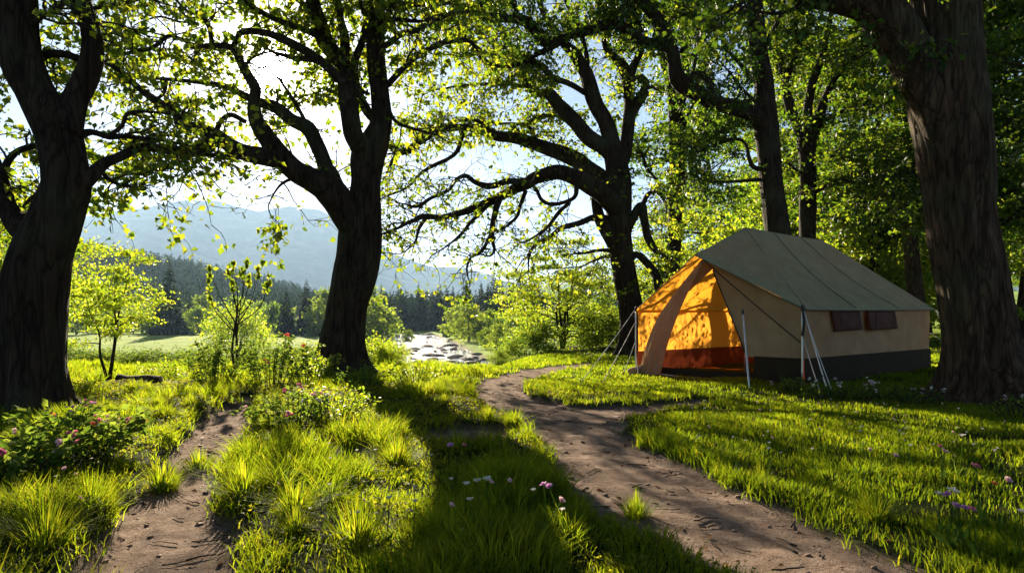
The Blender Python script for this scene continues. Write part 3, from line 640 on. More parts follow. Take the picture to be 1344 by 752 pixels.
# ------------------------------------------------------------------ generic trees, bushes, conifers
def leafy_tree(name, seed, h, cb, cr, limbs, nleaf, lsize, tr, lmat, bmat, label, cat='tree', group=None, flat=0.35, stems=1, up=0.35, blob=0.22, shape=LEAF4):
    r = np.random.default_rng(seed); t = thing(name, label, cat, (0, 0, 0), group); mb = MB(); lf = MB(); cen = []
    for s in range(stems):
        a0 = r.uniform(0, 6.28); lean = 0.0 if stems == 1 else 0.25
        top = np.array([math.cos(a0) * lean * h * 0.6, math.sin(a0) * lean * h * 0.6, h * (0.96 if s == 0 else r.uniform(0.6, 0.85))])
        k = 12; f = np.linspace(0, 1, k)[:, None]; sp = f * top + np.stack([vnoise(f[:, 0] * 4 + s * 7, f[:, 0] * 0 + c, seed) - 0.5 for c in (0, 3, 6)], 1) * np.array([0.06, 0.06, 0]) * h * np.sin(f * 3.1 + 0.05)
        sp[0, 2] = -0.3; rad = tr * (1 - f[:, 0]) ** 0.8 / (stems ** 0.4) + tr * 0.05
        tube(mb, sp, rad, 12 if stems == 1 else 8, tr * 0.08, (0.35, h * 0.04, 5), seed, lump=0.08)
        for q in range(limbs // stems):
            g = (q + 0.5) / (limbs // stems); zf = cb / h + (1 - cb / h) * g * 0.93
            i = min(int(zf * (k - 1)), k - 2); fr = zf * (k - 1) - i; p0 = sp[i] * (1 - fr) + sp[i + 1] * fr
            az = q * 2.39996 + a0 + r.uniform(-0.4, 0.4); prof = math.sin(math.pi * min(1, 0.22 + 0.78 * g)) ** 0.7 * 0.92 + 0.12
            ln = cr * prof * r.uniform(0.7, 1.12); d = np.array([math.cos(az), math.sin(az), up * r.uniform(0.3, 1.6)]); pts = [p0]
            for j in range(6):
                d = unit(d + r.normal(size=3) * np.array([.2, .2, .14]) + np.array([0, 0, -0.05])); pts.append(pts[-1] + d * ln / 6)
            pts = np.array(pts); tube(mb, pts, np.linspace(tr * 0.3 * (1 - 0.6 * g), tr * 0.03, 7), 6, cap=False)
            for j in range(2, 7):
                cen.append(pts[j] + r.normal(size=3) * ln * 0.05)
                for e in range(2):
                    dd = unit(d + r.normal(size=3) * np.array([0.9, 0.9, 0.35])); b = pts[j] + dd * ln * r.uniform(0.15, 0.36)
                    tube(mb, np.array([pts[j], (pts[j] + b) / 2 + r.normal(size=3) * 0.02 * ln, b]), [tr * 0.07, tr * 0.04, tr * 0.02], 4, cap=False); cen += [b, (b + pts[j]) / 2]
    link('trunk', mb.mesh('trunk'), bmat, t)
    cen = np.array(cen); i = r.integers(0, len(cen), nleaf); w = r.uniform(0.5, 1.3, len(cen))[i][:, None]
    p = cen[i] + r.normal(size=(nleaf, 3)) * np.array([1, 1, flat]) * blob * cr * 0.5 * w
    p = p[p[:, 2] > 0.05]; n = len(p)
    out = p - np.array([0, 0, h * 0.4]); dr = unit(unit(out) * 0.5 + r.normal(size=(n, 3)) * 0.6 + np.array([0, 0, -0.2])); nr = unit(np.array([0, 0, 0.8]) + r.normal(size=(n, 3)) * 0.7)
    leaves(lf, p, dr, nr, lsize * r.uniform(0.6, 1.3, n), shape)
    link('crown', lf.mesh('crown', False), lmat, t); return t

def conifer(seed, h, rb, n, label, group):
    r = np.random.default_rng(seed); t = thing('spruce_tree', label, 'tree', (0, 0, 0), group); mb = MB()
    tube(mb, np.array([[0, 0, -1], [0, 0, h * 0.5], [0, 0, h * 0.98]]), [h * 0.013, h * 0.009, 0.03], 6); link('trunk', mb.mesh('trunk'), M['bark'], t)
    lf = MB(); g = np.sort(1 - (1 - r.random(n)) ** 0.62); nl = 26; lay = np.floor(g * nl) / nl + r.normal(size=n) * 0.006
    az = r.uniform(0, 6.283, n); keep = vnoise(az * 1.6 + seed, lay * 26, seed) > 0.25
    R = rb * (1 - lay) ** 1.0 * (0.75 + 0.5 * vnoise(az * 1.3, lay * nl * 0.9, seed + 2)); f = r.random(n) ** 0.55
    p = np.stack([np.cos(az) * R * f, np.sin(az) * R * f, h * (0.07 + 0.93 * lay) - R * f * 0.28], 1)[keep]
    az = az[keep]; m_ = len(p); dr = np.stack([np.cos(az), np.sin(az), np.full(m_, -0.35)], 1) + r.normal(size=(m_, 3)) * 0.4
    leaves(lf, p, dr, unit(np.array([0, 0, 1.]) + r.normal(size=(m_, 3)) * 0.5), h * 0.07 * (0.2 + 1.0 * (1 - lay[keep])) * r.uniform(0.7, 1.3, m_), (NEEDLE[0] * np.array([2.0, 1, 1]), NEEDLE[1]))
    link('crown', lf.mesh('crown', False), M['conifer'], t); return t

def at_ground(u, d): x = (u - U0) / F * d; return (x, d, Hs(x, d))

# wood behind and to the right of the tent
WG = 'trees of the shady wood behind the tent'; WL = 'tall leafy tree in the shady wood behind the tent'
arch = [leafy_tree('beech_tree', 31, 16, 4.6, 5.2, 34, 19000, 0.19, 0.30, M['leaf_wood'], M['bark'], WL, group=WG, flat=0.13, blob=0.2),
        leafy_tree('beech_tree', 32, 14, 4.0, 5.6, 30, 18000, 0.19, 0.27, M['leaf_wood'], M['bark'], WL, group=WG, flat=0.12, blob=0.2),
        leafy_tree('beech_tree', 33, 18, 5.4, 5.2, 36, 20000, 0.19, 0.34, M['leaf_wood'], M['bark2'], WL, group=WG, flat=0.13, blob=0.2)]
wood = [(930, 46, 1.0), (985, 58, 1.1), (1085, 36, 0.95), (1150, 30, 0.95), (1128, 50, 1.1), (1204, 27, 0.9), (1216, 44, 1.0), (1290, 26, 1.0), (1345, 34, 1.0), (1262, 60, 1.2), (1320, 70, 1.2), (1400, 22, 1.0), (1460, 40, 1.1),
        (1180, 72, 1.2), (1050, 70, 1.2), (1400, 58, 1.2), (1540, 28, 1.1), (1110, 85, 1.3), (1250, 90, 1.3), (1360, 90, 1.3), (900, 75, 1.0), (1650, 45, 1.2), (1480, 80, 1.3), (1010, 95, 1.3), (1200, 115, 1.4), (1320, 120, 1.4), (1420, 125, 1.4), (1100, 130, 1.4)]
for k, (u, d, s) in enumerate(wood):
    o = arch[k] if k < 3 else copy_tree(arch[k % 3]); place(o, at_ground(u, d), rng.uniform(0, 6.28), s * rng.uniform(0.92, 1.06))
# low sunlit understory of the wood
US = leafy_tree('young_beech', 41, 6.0, 0.7, 3.2, 24, 11000, 0.15, 0.09, M['leaf_bright'], M['bark'], 'low bright green young tree in the wood behind the tent', group='young trees under the wood', flat=0.2, stems=2, blob=0.24)
for k, (u, d, s) in enumerate([(1110, 33, 1.1), (960, 40, 1.15), (1165, 40, 1.0), (1050, 45, 1.3), (925, 30, 0.75), (870, 36, 0.9), (1150, 38, 1.65), (1100, 31, 1.25), (1185, 34, 1.3), (985, 36, 1.4)]):
    o = US if k == 0 else copy_tree(US); place(o, at_ground(u, d), rng.uniform(0, 6), s)
# bright tree by the path bend
o = leafy_tree('maple_tree', 51, 4.6, 0.5, 2.5, 44, 27000, 0.075, 0.10, M['leaf_bright'], M['bark'], 'bright yellow green many-stemmed tree where the path bends out of sight', flat=0.14, stems=4, blob=0.19)
place(o, at_ground(738, 25), 0.6, 1.0)
BP = leafy_tree('shrub', 52, 1.6, 0.1, 1.0, 16, 3000, 0.09, 0.03, M['bush'], M['twig'], 'low green shrub beneath the bright tree by the path bend', 'shrub', 'shrubs beneath the bright tree', flat=0.7, stems=3, blob=0.4)
for k, (u, d, s) in enumerate([(690, 25, 0.9), (715, 24, 0.7), (770, 25.5, 1.0), (800, 24, 0.9), (790, 30, 1.3), (672, 23, 0.6), (846, 27, 1.1), (655, 21.5, 0.42), (868, 30, 1.3)]):
    o = BP if k == 0 else copy_tree(BP); place(o, at_ground(u, d), rng.uniform(0, 6), s)
# small yellow tree left
o = leafy_tree('maple_sapling', 53, 2.55, 0.95, 0.72, 30, 6000, 0.05, 0.042, M['leaf_bright'], M['bark'], 'small yellow leaved tree between the left trunk and the sapling', flat=0.3, stems=3, blob=0.28)
place(o, at_ground(142, 12.2), 0.3, 1.0)
o = leafy_tree('maple_tree', 54, 4.4, 1.3, 2.0, 34, 13000, 0.07, 0.07, M['leaf_bright'], M['bark'], 'yellow green leafy tree half hidden behind the left trunk', flat=0.3, stems=2, blob=0.26)
place(o, at_ground(40, 16.5), 1.0, 1.0)
o = leafy_tree('maple_tree', 55, 6.5, 1.4, 3.0, 30, 9000, 0.12, 0.1, M['leaf'], M['bark'], 'leafy green tree at the far left edge behind the dark trunk', flat=0.3, stems=2, blob=0.26)
place(o, at_ground(-60, 21), 1.0, 1.0)
# sapling with upright leaf tufts
def sapling():
    r = np.random.default_rng(61); x, y, z = at_ground(309, 13.6); t = thing('sapling', 'slender bare-stemmed sapling with upright leaf tufts, in the flowering shrubs', 'tree', (x, y, z)); mb = MB(); lf = MB()
    stems = [[(0, 0, -.1), (.03, 0, .5), (0.0, .03, 1.0), (.05, 0, 1.35)], [(.0, .05, -.1), (-.08, .05, .45), (-.02, 0, .9), (0, 0, 1.1)]]
    for s in stems: c = catmull(np.array(s, float), .06); tube(mb, c, np.linspace(.032, .018, len(c)), 7, .004)
    tips = [(-.52, .1, 1.72), (-.36, -.2, 2.02), (-.2, .2, 2.0), (-.05, -.1, 2.12), (.12, .1, 2.0), (.28, -.15, 2.16), (.42, .1, 2.04), (.58, 0, 1.62), (.2, .3, 1.9), (-.3, .3, 1.8), (-.44, 0, 1.5), (.5, .2, 1.85)]
    for q, tp in enumerate(tips):
        tp = np.array(tp) + r.normal(size=3) * .06; b = np.array([.03, 0, (.8, 1.0, 1.15, 1.25, 1.34)[q % 5]]); mid = (tp + b) / 2 + np.array([tp[0] * .12, tp[1] * .2, -.02]) + r.normal(size=3) * .05; c = catmull(np.array([b, mid, tp]), .05)
        tube(mb, c, np.linspace(.014, .004, len(c)), 5)
        n = int(r.uniform(20, 44)); f = r.random(n); p = tp + np.array([0, 0, -.02]) + np.stack([r.normal(size=n) * .02, r.normal(size=n) * .02, f * .24 - .1], 1)
        leaves(lf, p, unit(np.array([0, 0, 1.0]) + r.normal(size=(n, 3)) * .5), randdir(n), r.uniform(.07, .13, n))
    link('stem', mb.mesh('stem'), M['twig'], t); link('foliage', lf.mesh('foliage', False), M['leaf'], t)
sapling()

# valley trees
CG = 'spruces of the valley and hillside wood'
cl = {'hill': 'dark spruce in the wood on the left hillside', 'row': 'dark spruce in the row beyond the stream', 'far': 'dark spruce in the far valley wood'}
ca = [conifer(71, 26, 4.6, 2600, cl['hill'], CG), conifer(72, 23, 3.6, 2400, cl['hill'], CG), conifer(73, 28, 4.0, 2600, cl['hill'], CG)]
used = [0]
def spruce(u, d, hpx=None, label=None, group=CG, hm=None):
    k = used[0]; used[0] += 1; o = ca[k] if k < 3 else copy_tree(ca[k % 3]); h0 = (26, 23, 28)[k % 3]
    h = hm or hpx * d / F; s = h / h0; place(o, at_ground(u, d), rng.uniform(0, 6), (s * rng.uniform(0.9, 1.2), s * rng.uniform(0.9, 1.2), s), label, group); return o
big = spruce(222, 255, 102, 'tall dark spruce standing alone at the back of the left meadow', None)
if 'group' in big: del big['group']
for u, d, h in [(376, 250, 68), (402, 262, 76), (395, 330, 55), (418, 258, 60), (368, 300, 50), (250, 300, 55), (205, 300, 62), (272, 330, 50)]:
    spruce(u, d, h, 'dark spruce at the edge of the left meadow', 'spruces edging the left meadow')
for k in range(46):
    u = 492 + (k % 23) * 9.4 + rng.uniform(-3, 3); d = 330 + (k // 23) * 35 + rng.uniform(-10, 20); spruce(u, d, rng.uniform(46, 66), cl['row'], 'spruces in a row beyond the stream')
for u, d, h in [(590, 255, 52), (604, 270, 55), (640, 240, 72), (656, 250, 84), (668, 235, 76), (648, 300, 80), (684, 260, 90), (700, 270, 104), (632, 290, 66)]:
    spruce(u, d, h, 'dark spruce right of the stream bend', 'spruces right of the stream bend')
cnt = 0
while cnt < 190:
    y = rng.uniform(360, 880); u = rng.uniform(-40, 520) if cnt < 170 else rng.uniform(480, 760); x = (u - U0) / F * y
    if river_sd(np.array([x]), np.array([y]))[0] < 15: continue
    spruce(u, y, label=cl['hill'], group='spruces of the hillside wood', hm=rng.uniform(15, 27)); cnt += 1
DL = 'pale green leafy tree along the far meadow'
da = [leafy_tree('valley_tree', 81, 12, 1.0, 5.5, 18, 2600, 0.8, 0.3, M['farleaf'], M['bark'], DL, group='leafy trees along the far meadow', flat=0.7, blob=0.35),
      leafy_tree('valley_tree', 82, 10, 0.6, 5.0, 16, 2400, 0.75, 0.25, M['farleaf'], M['bark'], DL, group='leafy trees along the far meadow', flat=0.8, blob=0.4)]
spots = [(150, 300, 1.2), (175, 280, .9), (262, 320, 1.0), (288, 340, .9), (340, 340, 1.0), (352, 320, .8), (430, 250, 1.3), (445, 230, 1.1), (480, 215, 1.5), (497, 235, 1.4), (470, 260, 1.6), (505, 270, 1.2), (615, 190, 0.9), (628, 200, 0.75), (645, 190, .8), (660, 180, .8), (600, 230, .9), (680, 170, .8), (655, 140, .5), (640, 150, .45), (100, 260, 1.2), (120, 330, 1.4), (240, 400, 1.3), (310, 420, 1.2), (200, 420, 1.4), (370, 420, 1.2), (425, 400, 1.3), (60, 300, 1.3), (270, 520, 1.2), (330, 500, 1.1), (180, 520, 1.3), (560, 420, 1.2), (536, 215, .32)] + [(150 + 17 * k_ + 9 * math.sin(k_ * 2.3), 275 + 45 * (k_ % 3), .8 + .16 * ((k_ * 7) % 5)) for k_ in range(18)]
for k, (u, d, s) in enumerate(spots):
    o = da[k] if k < 2 else copy_tree(da[k % 2]); place(o, at_ground(u, d), rng.uniform(0, 6), s * rng.uniform(.85, 1.1))
o = leafy_tree('willow_tree', 83, 9.6, 0.2, 6.2, 34, 6500, 0.42, 0.22, M['leaf_bright'], M['bark'], 'round light green bushy tree in the meadow behind the sapling', flat=1.0, stems=4, blob=0.3)
place(o, at_ground(312, 120), 0.2, 1.0)
def woods():
    lf = MB(); n = 5200; y = 380 + 620 * rng.random(n) ** 1.2; u = rng.uniform(-120, 1000, n); x = (u - U0) / F * y
    ok = (river_sd(x, y) > 18) & ~((y < 430) & (u > 300) & (u < 480)); x, y = x[ok], y[ok]; z = H(x, y); h = rng.uniform(12, 23, len(x))
    for a, b, c, hh in zip(x, y, z, h):
        m_ = 60; g = rng.random(m_) ** .8; az = rng.uniform(0, 6.28, m_); R = hh * .15 * (1 - g) ** .8 + .2; f = rng.random(m_) ** .5
        p = np.stack([a + np.cos(az) * R * f, b + np.sin(az) * R * f, c + hh * (.05 + .95 * g) - R * f * .3], 1)
        leaves(lf, p, np.stack([np.cos(az), np.sin(az), np.full(m_, -.5)], 1), unit(np.array([0, 0, 1.]) + rng.normal(size=(m_, 3)) * .5), hh * .16 * (.5 + .8 * (1 - g)), (NEEDLE[0] * np.array([2.6, 1, 1]), NEEDLE[1]), rnd=np.full(m_, rng.random()))
    tag(link('distant_forest', lf.mesh('distant_forest', False), M['conifer']), 'dense spruce forest covering the hills behind the valley', 'forest', kind='stuff')
woods()

# hedge at the edge of the slope and shrubs
HB = leafy_tree('hedge_bush', 91, 1.1, 0.05, 0.95, 18, 2600, 0.085, 0.02, M['bush'], M['twig'], 'dark green bush in the low hedge at the edge of the meadow', 'shrub', 'bushes of the low hedge', flat=0.9, stems=3, blob=0.42)
hs = [(95, 22, 1.0), (120, 23, .9), (150, 22, 1.0), (178, 23, .95), (205, 22, 1.0), (232, 22.5, 1.0), (256, 22, .95), (352, 21, .8), (378, 21, .9), (404, 21, 1.0), (425, 21.5, 1.0), (60, 22, 1.0), (30, 21, 1.1)]
for k, (u, d, s) in enumerate(hs):
    o = HB if k == 0 else copy_tree(HB); place(o, at_ground(u, d), rng.uniform(0, 6), (s * 1.15, s * 1.1, s * 0.58))
RB = leafy_tree('reed_bush', 92, 1.25, 0.05, 1.0, 20, 3200, 0.11, 0.02, M['leaf_bright'], M['twig'], 'bright green bush on the bank beside the middle trunk', 'shrub', 'bright bushes on the bank', flat=1.2, stems=4, blob=0.42)
for k, (u, d, s) in enumerate([(492, 20, .62), (516, 20.5, .55), (504, 19, .45)]):
    o = RB if k == 0 else copy_tree(RB); place(o, at_ground(u, d), rng.uniform(0, 6), s)

# ------------------------------------------------------------------ tent
FR = np.array([4.80, 11.30]); AX = unit(np.array([0.768, 0.643])); BX = np.array([AX[1], -AX[0]])
TW, TL, EZ, RZ_ = 3.45, 5.6, 1.27, 2.90
TO = FR - BX * TW / 2; tz0 = 0.03
def T(s, t, z): return np.array([BX[0] * s + AX[0] * t, BX[1] * s + AX[1] * t, z])
def canvas(name, out, inn, trans, w=0.4):
    m, N, L, b = mat(name); g = N.new('ShaderNodeNewGeometry')
    n = noise(N, L, 3.0, 5, 0.6); n2 = noise(N, L, 160, 2, 0.5)
    o1 = ramp(N, L, n, [(0.3, tuple(c * .8 for c in out)), (0.7, tuple(c * 1.12 for c in out))])
    c = mixc(N, L, g.outputs['Backfacing'], o1, inn); L.new(c, b.inputs['Base Color']); b.inputs['Roughness'].default_value = .85; b.inputs['Specular IOR Level'].default_value = .2
    bump(N, L, b, n2, .25, .004)
    t = N.new('ShaderNodeBsdfTranslucent'); t.inputs['Color'].default_value = (*trans, 1); mx = N.new('ShaderNodeMixShader'); mx.inputs[0].default_value = w
    L.new(b.outputs[0], mx.inputs[1]); L.new(t.outputs[0], mx.inputs[2]); L.new(mx.outputs[0], N['Material Output'].inputs['Surface']); return m
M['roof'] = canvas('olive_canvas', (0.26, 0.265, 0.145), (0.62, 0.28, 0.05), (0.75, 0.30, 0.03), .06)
M['roof_sun'] = canvas('sunlit_olive_canvas', (0.115, 0.13, 0.085), (0.62, 0.28, 0.05), (0.85, 0.36, 0.03), .4)  # sunlit copy of the roof canvas, translucency raised so this side glows orange
M['tan_shade'] = canvas('shaded_tan_canvas', (0.35, 0.25, 0.132), (0.66, 0.30, 0.05), (0.5, 0.3, 0.1), .08)  # shaded-side copy of the tan wall canvas, darker and hardly translucent
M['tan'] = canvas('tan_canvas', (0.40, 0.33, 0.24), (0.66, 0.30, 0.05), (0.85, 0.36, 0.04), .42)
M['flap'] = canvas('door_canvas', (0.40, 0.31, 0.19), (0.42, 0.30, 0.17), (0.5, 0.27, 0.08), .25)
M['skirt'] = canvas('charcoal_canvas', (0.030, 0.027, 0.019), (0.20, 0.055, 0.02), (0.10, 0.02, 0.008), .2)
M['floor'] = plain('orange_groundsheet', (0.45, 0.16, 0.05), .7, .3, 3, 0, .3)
M['skirt_shade'] = canvas('shaded_skirt_canvas', (0.034, 0.020, 0.009), (0.20, 0.055, 0.02), (0.02, 0.01, 0.005), .0)  # shaded-side copy of the skirt canvas, made opaque against the inside glow
M['window'] = plain('dark_red_mesh', (0.085, 0.02, 0.012), .8, .3, 4)
M['strap'] = plain('dark_strap', (0.03, 0.022, 0.018), .7)
M['alu'] = plain('pole_metal', (0.62, 0.62, 0.60), .35, .1, 8, .8, 0)
M['rope'] = plain('pale_rope', (0.62, 0.58, 0.50), .8, .15, 30)
M['peg'] = plain('black_peg', (0.03, 0.03, 0.03), .6)
M['hem'] = plain('pale_hem', (0.6, 0.56, 0.48), .8)
def panel(mb, a, b, c, d, nu=14, nv=14, sag=0.0, wr=0.006, out=None, seed=0):
    """quad a-b-c-d (a->b bottom, d->c top), triangles by repeating a corner"""
    a, b, c, d = (np.asarray(q, float) for q in (a, b, c, d)); S, R_ = np.meshgrid(np.linspace(0, 1, nu), np.linspace(0, 1, nv))
    V = (a * ((1 - S) * (1 - R_))[..., None] + b * (S * (1 - R_))[..., None] + c * (S * R_)[..., None] + d * ((1 - S) * R_)[..., None])
    n = unit(np.cross(b - a, d - a) if np.linalg.norm(np.cross(b - a, d - a)) > 1e-6 else np.cross(b - a, c - a))
    fl = out is not None and np.dot(n, out) < 0
    if fl: n = -n
    e = np.sin(np.pi * S) * np.sin(np.pi * R_)
    V = V + n * (-sag * e + wr * e ** .3 * ((fbm(S * 5 + seed * 3.1, R_ * 3, seed, 3) - .45) * 3 + (vnoise(S * 16 + R_ * 3, R_ * 2.5, seed + 9) - .5)))[..., None]
    i = np.arange(nv - 1)[:, None] * nu + np.arange(nu - 1)[None]; Q = np.stack([i, i + 1, i + nu + 1, i + nu], -1).reshape(-1, 4)
    if fl: Q = Q[:, ::-1]
    mb.add(V.reshape(-1, 3), Q)
def tent():
    t = thing('tent', 'green roofed ridge tent with tan walls and an open glowing orange doorway', 'tent', (TO[0], TO[1], tz0))
    w = TW / 2; R1, R2 = T(0, 1.13, RZ_), T(0, 4.3, RZ_ - .02); A = T(0, -.53, 2.27); oh = .10
    eFR, eFL, eBR, eBL = T(w + oh, -.03, EZ), T(-w - oh, -.03, EZ), T(w + oh, TL + .1, EZ + .04), T(-w - oh, TL + .1, EZ + .04)
    upR, upL, upB = T(1, 0, .8), T(-1, 0, .8), T(0, 1, .6)
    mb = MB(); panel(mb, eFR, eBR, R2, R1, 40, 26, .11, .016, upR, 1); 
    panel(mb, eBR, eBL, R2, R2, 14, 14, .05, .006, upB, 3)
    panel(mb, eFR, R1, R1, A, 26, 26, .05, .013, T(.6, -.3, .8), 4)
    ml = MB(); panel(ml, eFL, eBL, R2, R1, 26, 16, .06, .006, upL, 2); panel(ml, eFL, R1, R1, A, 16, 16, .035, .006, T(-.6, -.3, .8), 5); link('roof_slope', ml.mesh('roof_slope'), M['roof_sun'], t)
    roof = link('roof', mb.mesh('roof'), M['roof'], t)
    hem = MB()
    for a, b in ((A, eFR), (A, eFL), (eFR, eBR), (R1, A), (R1, eFR), (R1, R2)):
        c = catmull(np.array([a, (a + b) / 2 - np.array([0, 0, .012 if a is not A else .02]), b]), .1); tube(hem, c, np.full(len(c), .009), 6)
    link('hem', hem.mesh('hem'), plain('olive_hem', (0.10, 0.10, 0.07), .85), roof)
    sk = .45
    for q in (.33, .67):
        a, b = eFR * (1 - q) + eBR * q, R1 * (1 - q) + R2 * q; n_ = unit(np.cross(eBR - eFR, R1 - eFR)); n_ = n_ if n_[2] > 0 else -n_
        mb = MB(); f = np.linspace(0.02, .98, 16)[:, None]; p = a * (1 - f) + b * f; wv = T(0, 1, 0) * .012; s_ = np.sin(np.pi * q) * np.sin(np.pi * f)
        c = p + n_ * (-.11 * s_ + .012); tube(mb, c, np.full(16, .007), 5); link('roof_seam', mb.mesh('roof_seam'), plain('olive_seam', (0.12, 0.115, 0.06), .85), roof)
    mb = MB(); panel(mb, T(w, 0, sk), T(w, TL, sk), T(w + .02, TL, EZ + .03), T(w + .02, 0, EZ + .03), 48, 18, .05, .03, T(1, 0, 0), 6); link('side_wall', mb.mesh('side_wall'), M['tan_shade'], t)
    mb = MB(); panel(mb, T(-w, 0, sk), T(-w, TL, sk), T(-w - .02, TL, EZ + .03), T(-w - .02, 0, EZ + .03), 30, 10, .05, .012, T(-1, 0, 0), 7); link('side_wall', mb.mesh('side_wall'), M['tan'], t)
    mb = MB(); panel(mb, T(-w, TL, sk), T(w, TL, sk), T(w, TL, EZ), T(-w, TL, EZ), 20, 10, .04, .01, T(0, 1, 0), 8); link('back_wall', mb.mesh('back_wall'), M['tan'], t)
    # front wall: right leaf and gable piece
    dz, dr, dl = 2.02, .86, -1.16
    fy = .06
    mb = MB(); zk = dz - (dz - .0) * 0
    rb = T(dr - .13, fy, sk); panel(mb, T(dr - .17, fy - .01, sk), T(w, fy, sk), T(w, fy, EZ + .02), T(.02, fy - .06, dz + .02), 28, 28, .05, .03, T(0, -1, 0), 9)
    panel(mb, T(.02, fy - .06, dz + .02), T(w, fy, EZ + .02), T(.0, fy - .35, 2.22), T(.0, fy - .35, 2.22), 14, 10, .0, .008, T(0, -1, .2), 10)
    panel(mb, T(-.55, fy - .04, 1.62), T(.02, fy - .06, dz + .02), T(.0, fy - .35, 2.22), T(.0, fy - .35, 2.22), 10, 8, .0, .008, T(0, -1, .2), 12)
    fw = link('front_wall', mb.mesh('front_wall'), M['tan_shade'], t)
    sm = MB()
    for a, b in ((T(.03, fy - .075, dz), T(dr - .16, fy - .03, sk)), (T(.02, fy - .37, 2.2), T(w, fy - .03, sk + .25))):
        c = catmull(np.array([a, (a + b) / 2 + T(.03, -.02, -.03), b]), .1); tube(sm, c, np.full(len(c), .011), 6)
    link('seam', sm.mesh('seam'), M['strap'], fw)
    # rolled back left door flap: a gathered hanging drape
    mb = MB(); k = 26; nvv = 22; S, R_ = np.meshgrid(np.linspace(0, 1, k), np.linspace(0, 1, nvv))
    top, bl, br = T(-.02, fy - .30, 2.2), T(-1.68, fy - .10, .02), T(-1.10, fy - .16, .02)
    V = top * (1 - R_)[..., None] + (bl * (1 - S)[..., None] + br * S[..., None]) * R_[..., None]
    V = V + T(0, -1, 0) * ((np.sin(S * 24 + R_ * 2.2 + np.sin(R_ * 5)) * .045 * (.5 + S) + .09 * np.sin(S * np.pi)) * R_ ** .7)[..., None] + T(1, 0, 0) * (np.sin(R_ * np.pi) * (-.20 + .02 * S) + np.sin(R_ * 9 + S * 4) * .012 + (S - .5) * (.10 * np.sin(R_ * np.pi) + .10 * (1 - R_)))[..., None]
    i = np.arange(nvv - 1)[:, None] * k + np.arange(k - 1)[None]; Q = np.stack([i, i + 1, i + k + 1, i + k], -1).reshape(-1, 4)[:, ::-1]; mb.add(V.reshape(-1, 3), Q)
    link('door_flap', mb.mesh('door_flap'), M['flap'], t)
    # skirts
    def skirt(a, b, out, seed, mm='skirt'):
        mb = MB(); o2 = np.asarray(out) * .012; ol = np.asarray(out) * .10; z = np.array([0, 0, 1.])
        panel(mb, a + o2 + ol * .4, b + o2 + ol * .4, b + o2 * 3 + z * (sk + .05), a + o2 * 3 + z * (sk + .05), 36, 8, .0, .012, out, seed); link('skirt', mb.mesh('skirt'), M[mm], t)
    skirt(T(w, 0, -.03), T(w, TL, -.03), T(1, 0, 0), 21, 'skirt_shade'); skirt(T(-w, 0, -.03), T(-w, TL, -.03), T(-1, 0, 0), 22); skirt(T(-w, TL, -.03), T(w, TL, -.03), T(0, 1, 0), 23); skirt(T(dr - .02, fy, -.03), T(w, fy, -.03), T(0, -1, 0), 24, 'skirt_shade')
    # window flaps
    for t0, t1, l in ((.92, 2.24, 'left'), (2.36, 3.85, 'right')):
        mb = MB(); o_ = .05
        panel(mb, T(w + o_ + .0, t0 + .16, .90), T(w + o_ + .0, t1 - .02, .92), T(w + o_, t1 - .20, EZ - .0), T(w + o_, t0, EZ - .0), 12, 8, -.02, .02, T(1, 0, 0), int(t0 * 10)); me = mb.mesh('window_flap')
        o = link('window_flap', me, M['window'], t); sd = o.modifiers.new('s', 'SOLIDIFY'); sd.thickness = .012
        for q in (.22, .8):
            mb = MB(); tq = t0 + (t1 - t0) * q; tube(mb, np.array([T(w + .075, tq, EZ - .01), T(w + .085, tq + .03, EZ - .14), T(w + .075, tq + .04, EZ - .3)]), [.006, .006, .005], 5); link('window_tie', mb.mesh('window_tie'), M['strap'], o)
    # floor
    mb = MB(); panel(mb, T(-w + .02, .0, .02), T(w - .02, .0, .02), T(w - .02, TL - .02, .02), T(-w + .02, TL - .02, .02), 24, 30, 0, .02, np.array([0, 0, 1.]), 31); link('groundsheet', mb.mesh('groundsheet'), M['floor'], t)
    mb = MB(); panel(mb, T(dl - .1, fy - .01, -.02), T(dr, fy - .01, -.02), T(dr - .02, fy, .16), T(dl - .02, fy, .16), 20, 5, .0, .02, T(0, -1, 0), 32); link('door_sill', mb.mesh('door_sill'), M['skirt_shade'], t)
    mb = MB(); c = catmull(np.array([T(dl - .12, fy - .06, .03), T(-.4, fy - .12, .0), T(.2, fy - .12, .0), T(dr - .05, fy - .05, .03)]), .08); tube(mb, c, np.full(len(c), .013), 6); link('sill_hem', mb.mesh('sill_hem'), M['hem'], t)
    # inner curtain half drawn inside
    mb = MB(); panel(mb, T(.35, 2.6, .05), T(w - .06, 2.2, .05), T(w - .3, 2.0, 1.5), T(.0, 2.4, 2.45), 20, 16, .04, .02, T(0, -1, 0), 33); link('inner_curtain', mb.mesh('inner_curtain'), M['tan'], t)
    # poles
    org = np.array([TO[0], TO[1], tz0])
    def pole(a, b, r, m_, name='pole', cap=None):
        mb = MB(); f = np.linspace(0, 1, 6)[:, None]; tube(mb, a * (1 - f) + b * f, np.full(6, r), 8); o = link(name, mb.mesh(name), m_, t)
        if cap is not None:
            mb = MB(); d = unit(b - a); tube(mb, np.array([b - d * .05, b + d * .01, b + d * .04]), [r * 1.5, r * 1.6, r * .8], 8); link('pole_cap', mb.mesh('pole_cap'), M['peg'], o)
        return o
    pole(np.append(G(984, 517), 0) - org, P(975, 409, 11.15) - org, .013, M['alu'], cap=1)
    pole(T(w + .03, -.05, -.02), T(w + .03, -.05, EZ + .05), .016, M['alu'], 'corner_pole', 1); pole(T(-w - .03, -.05, -.02), T(-w - .03, -.05, EZ + .05), .016, M['alu'], 'corner_pole', 1)
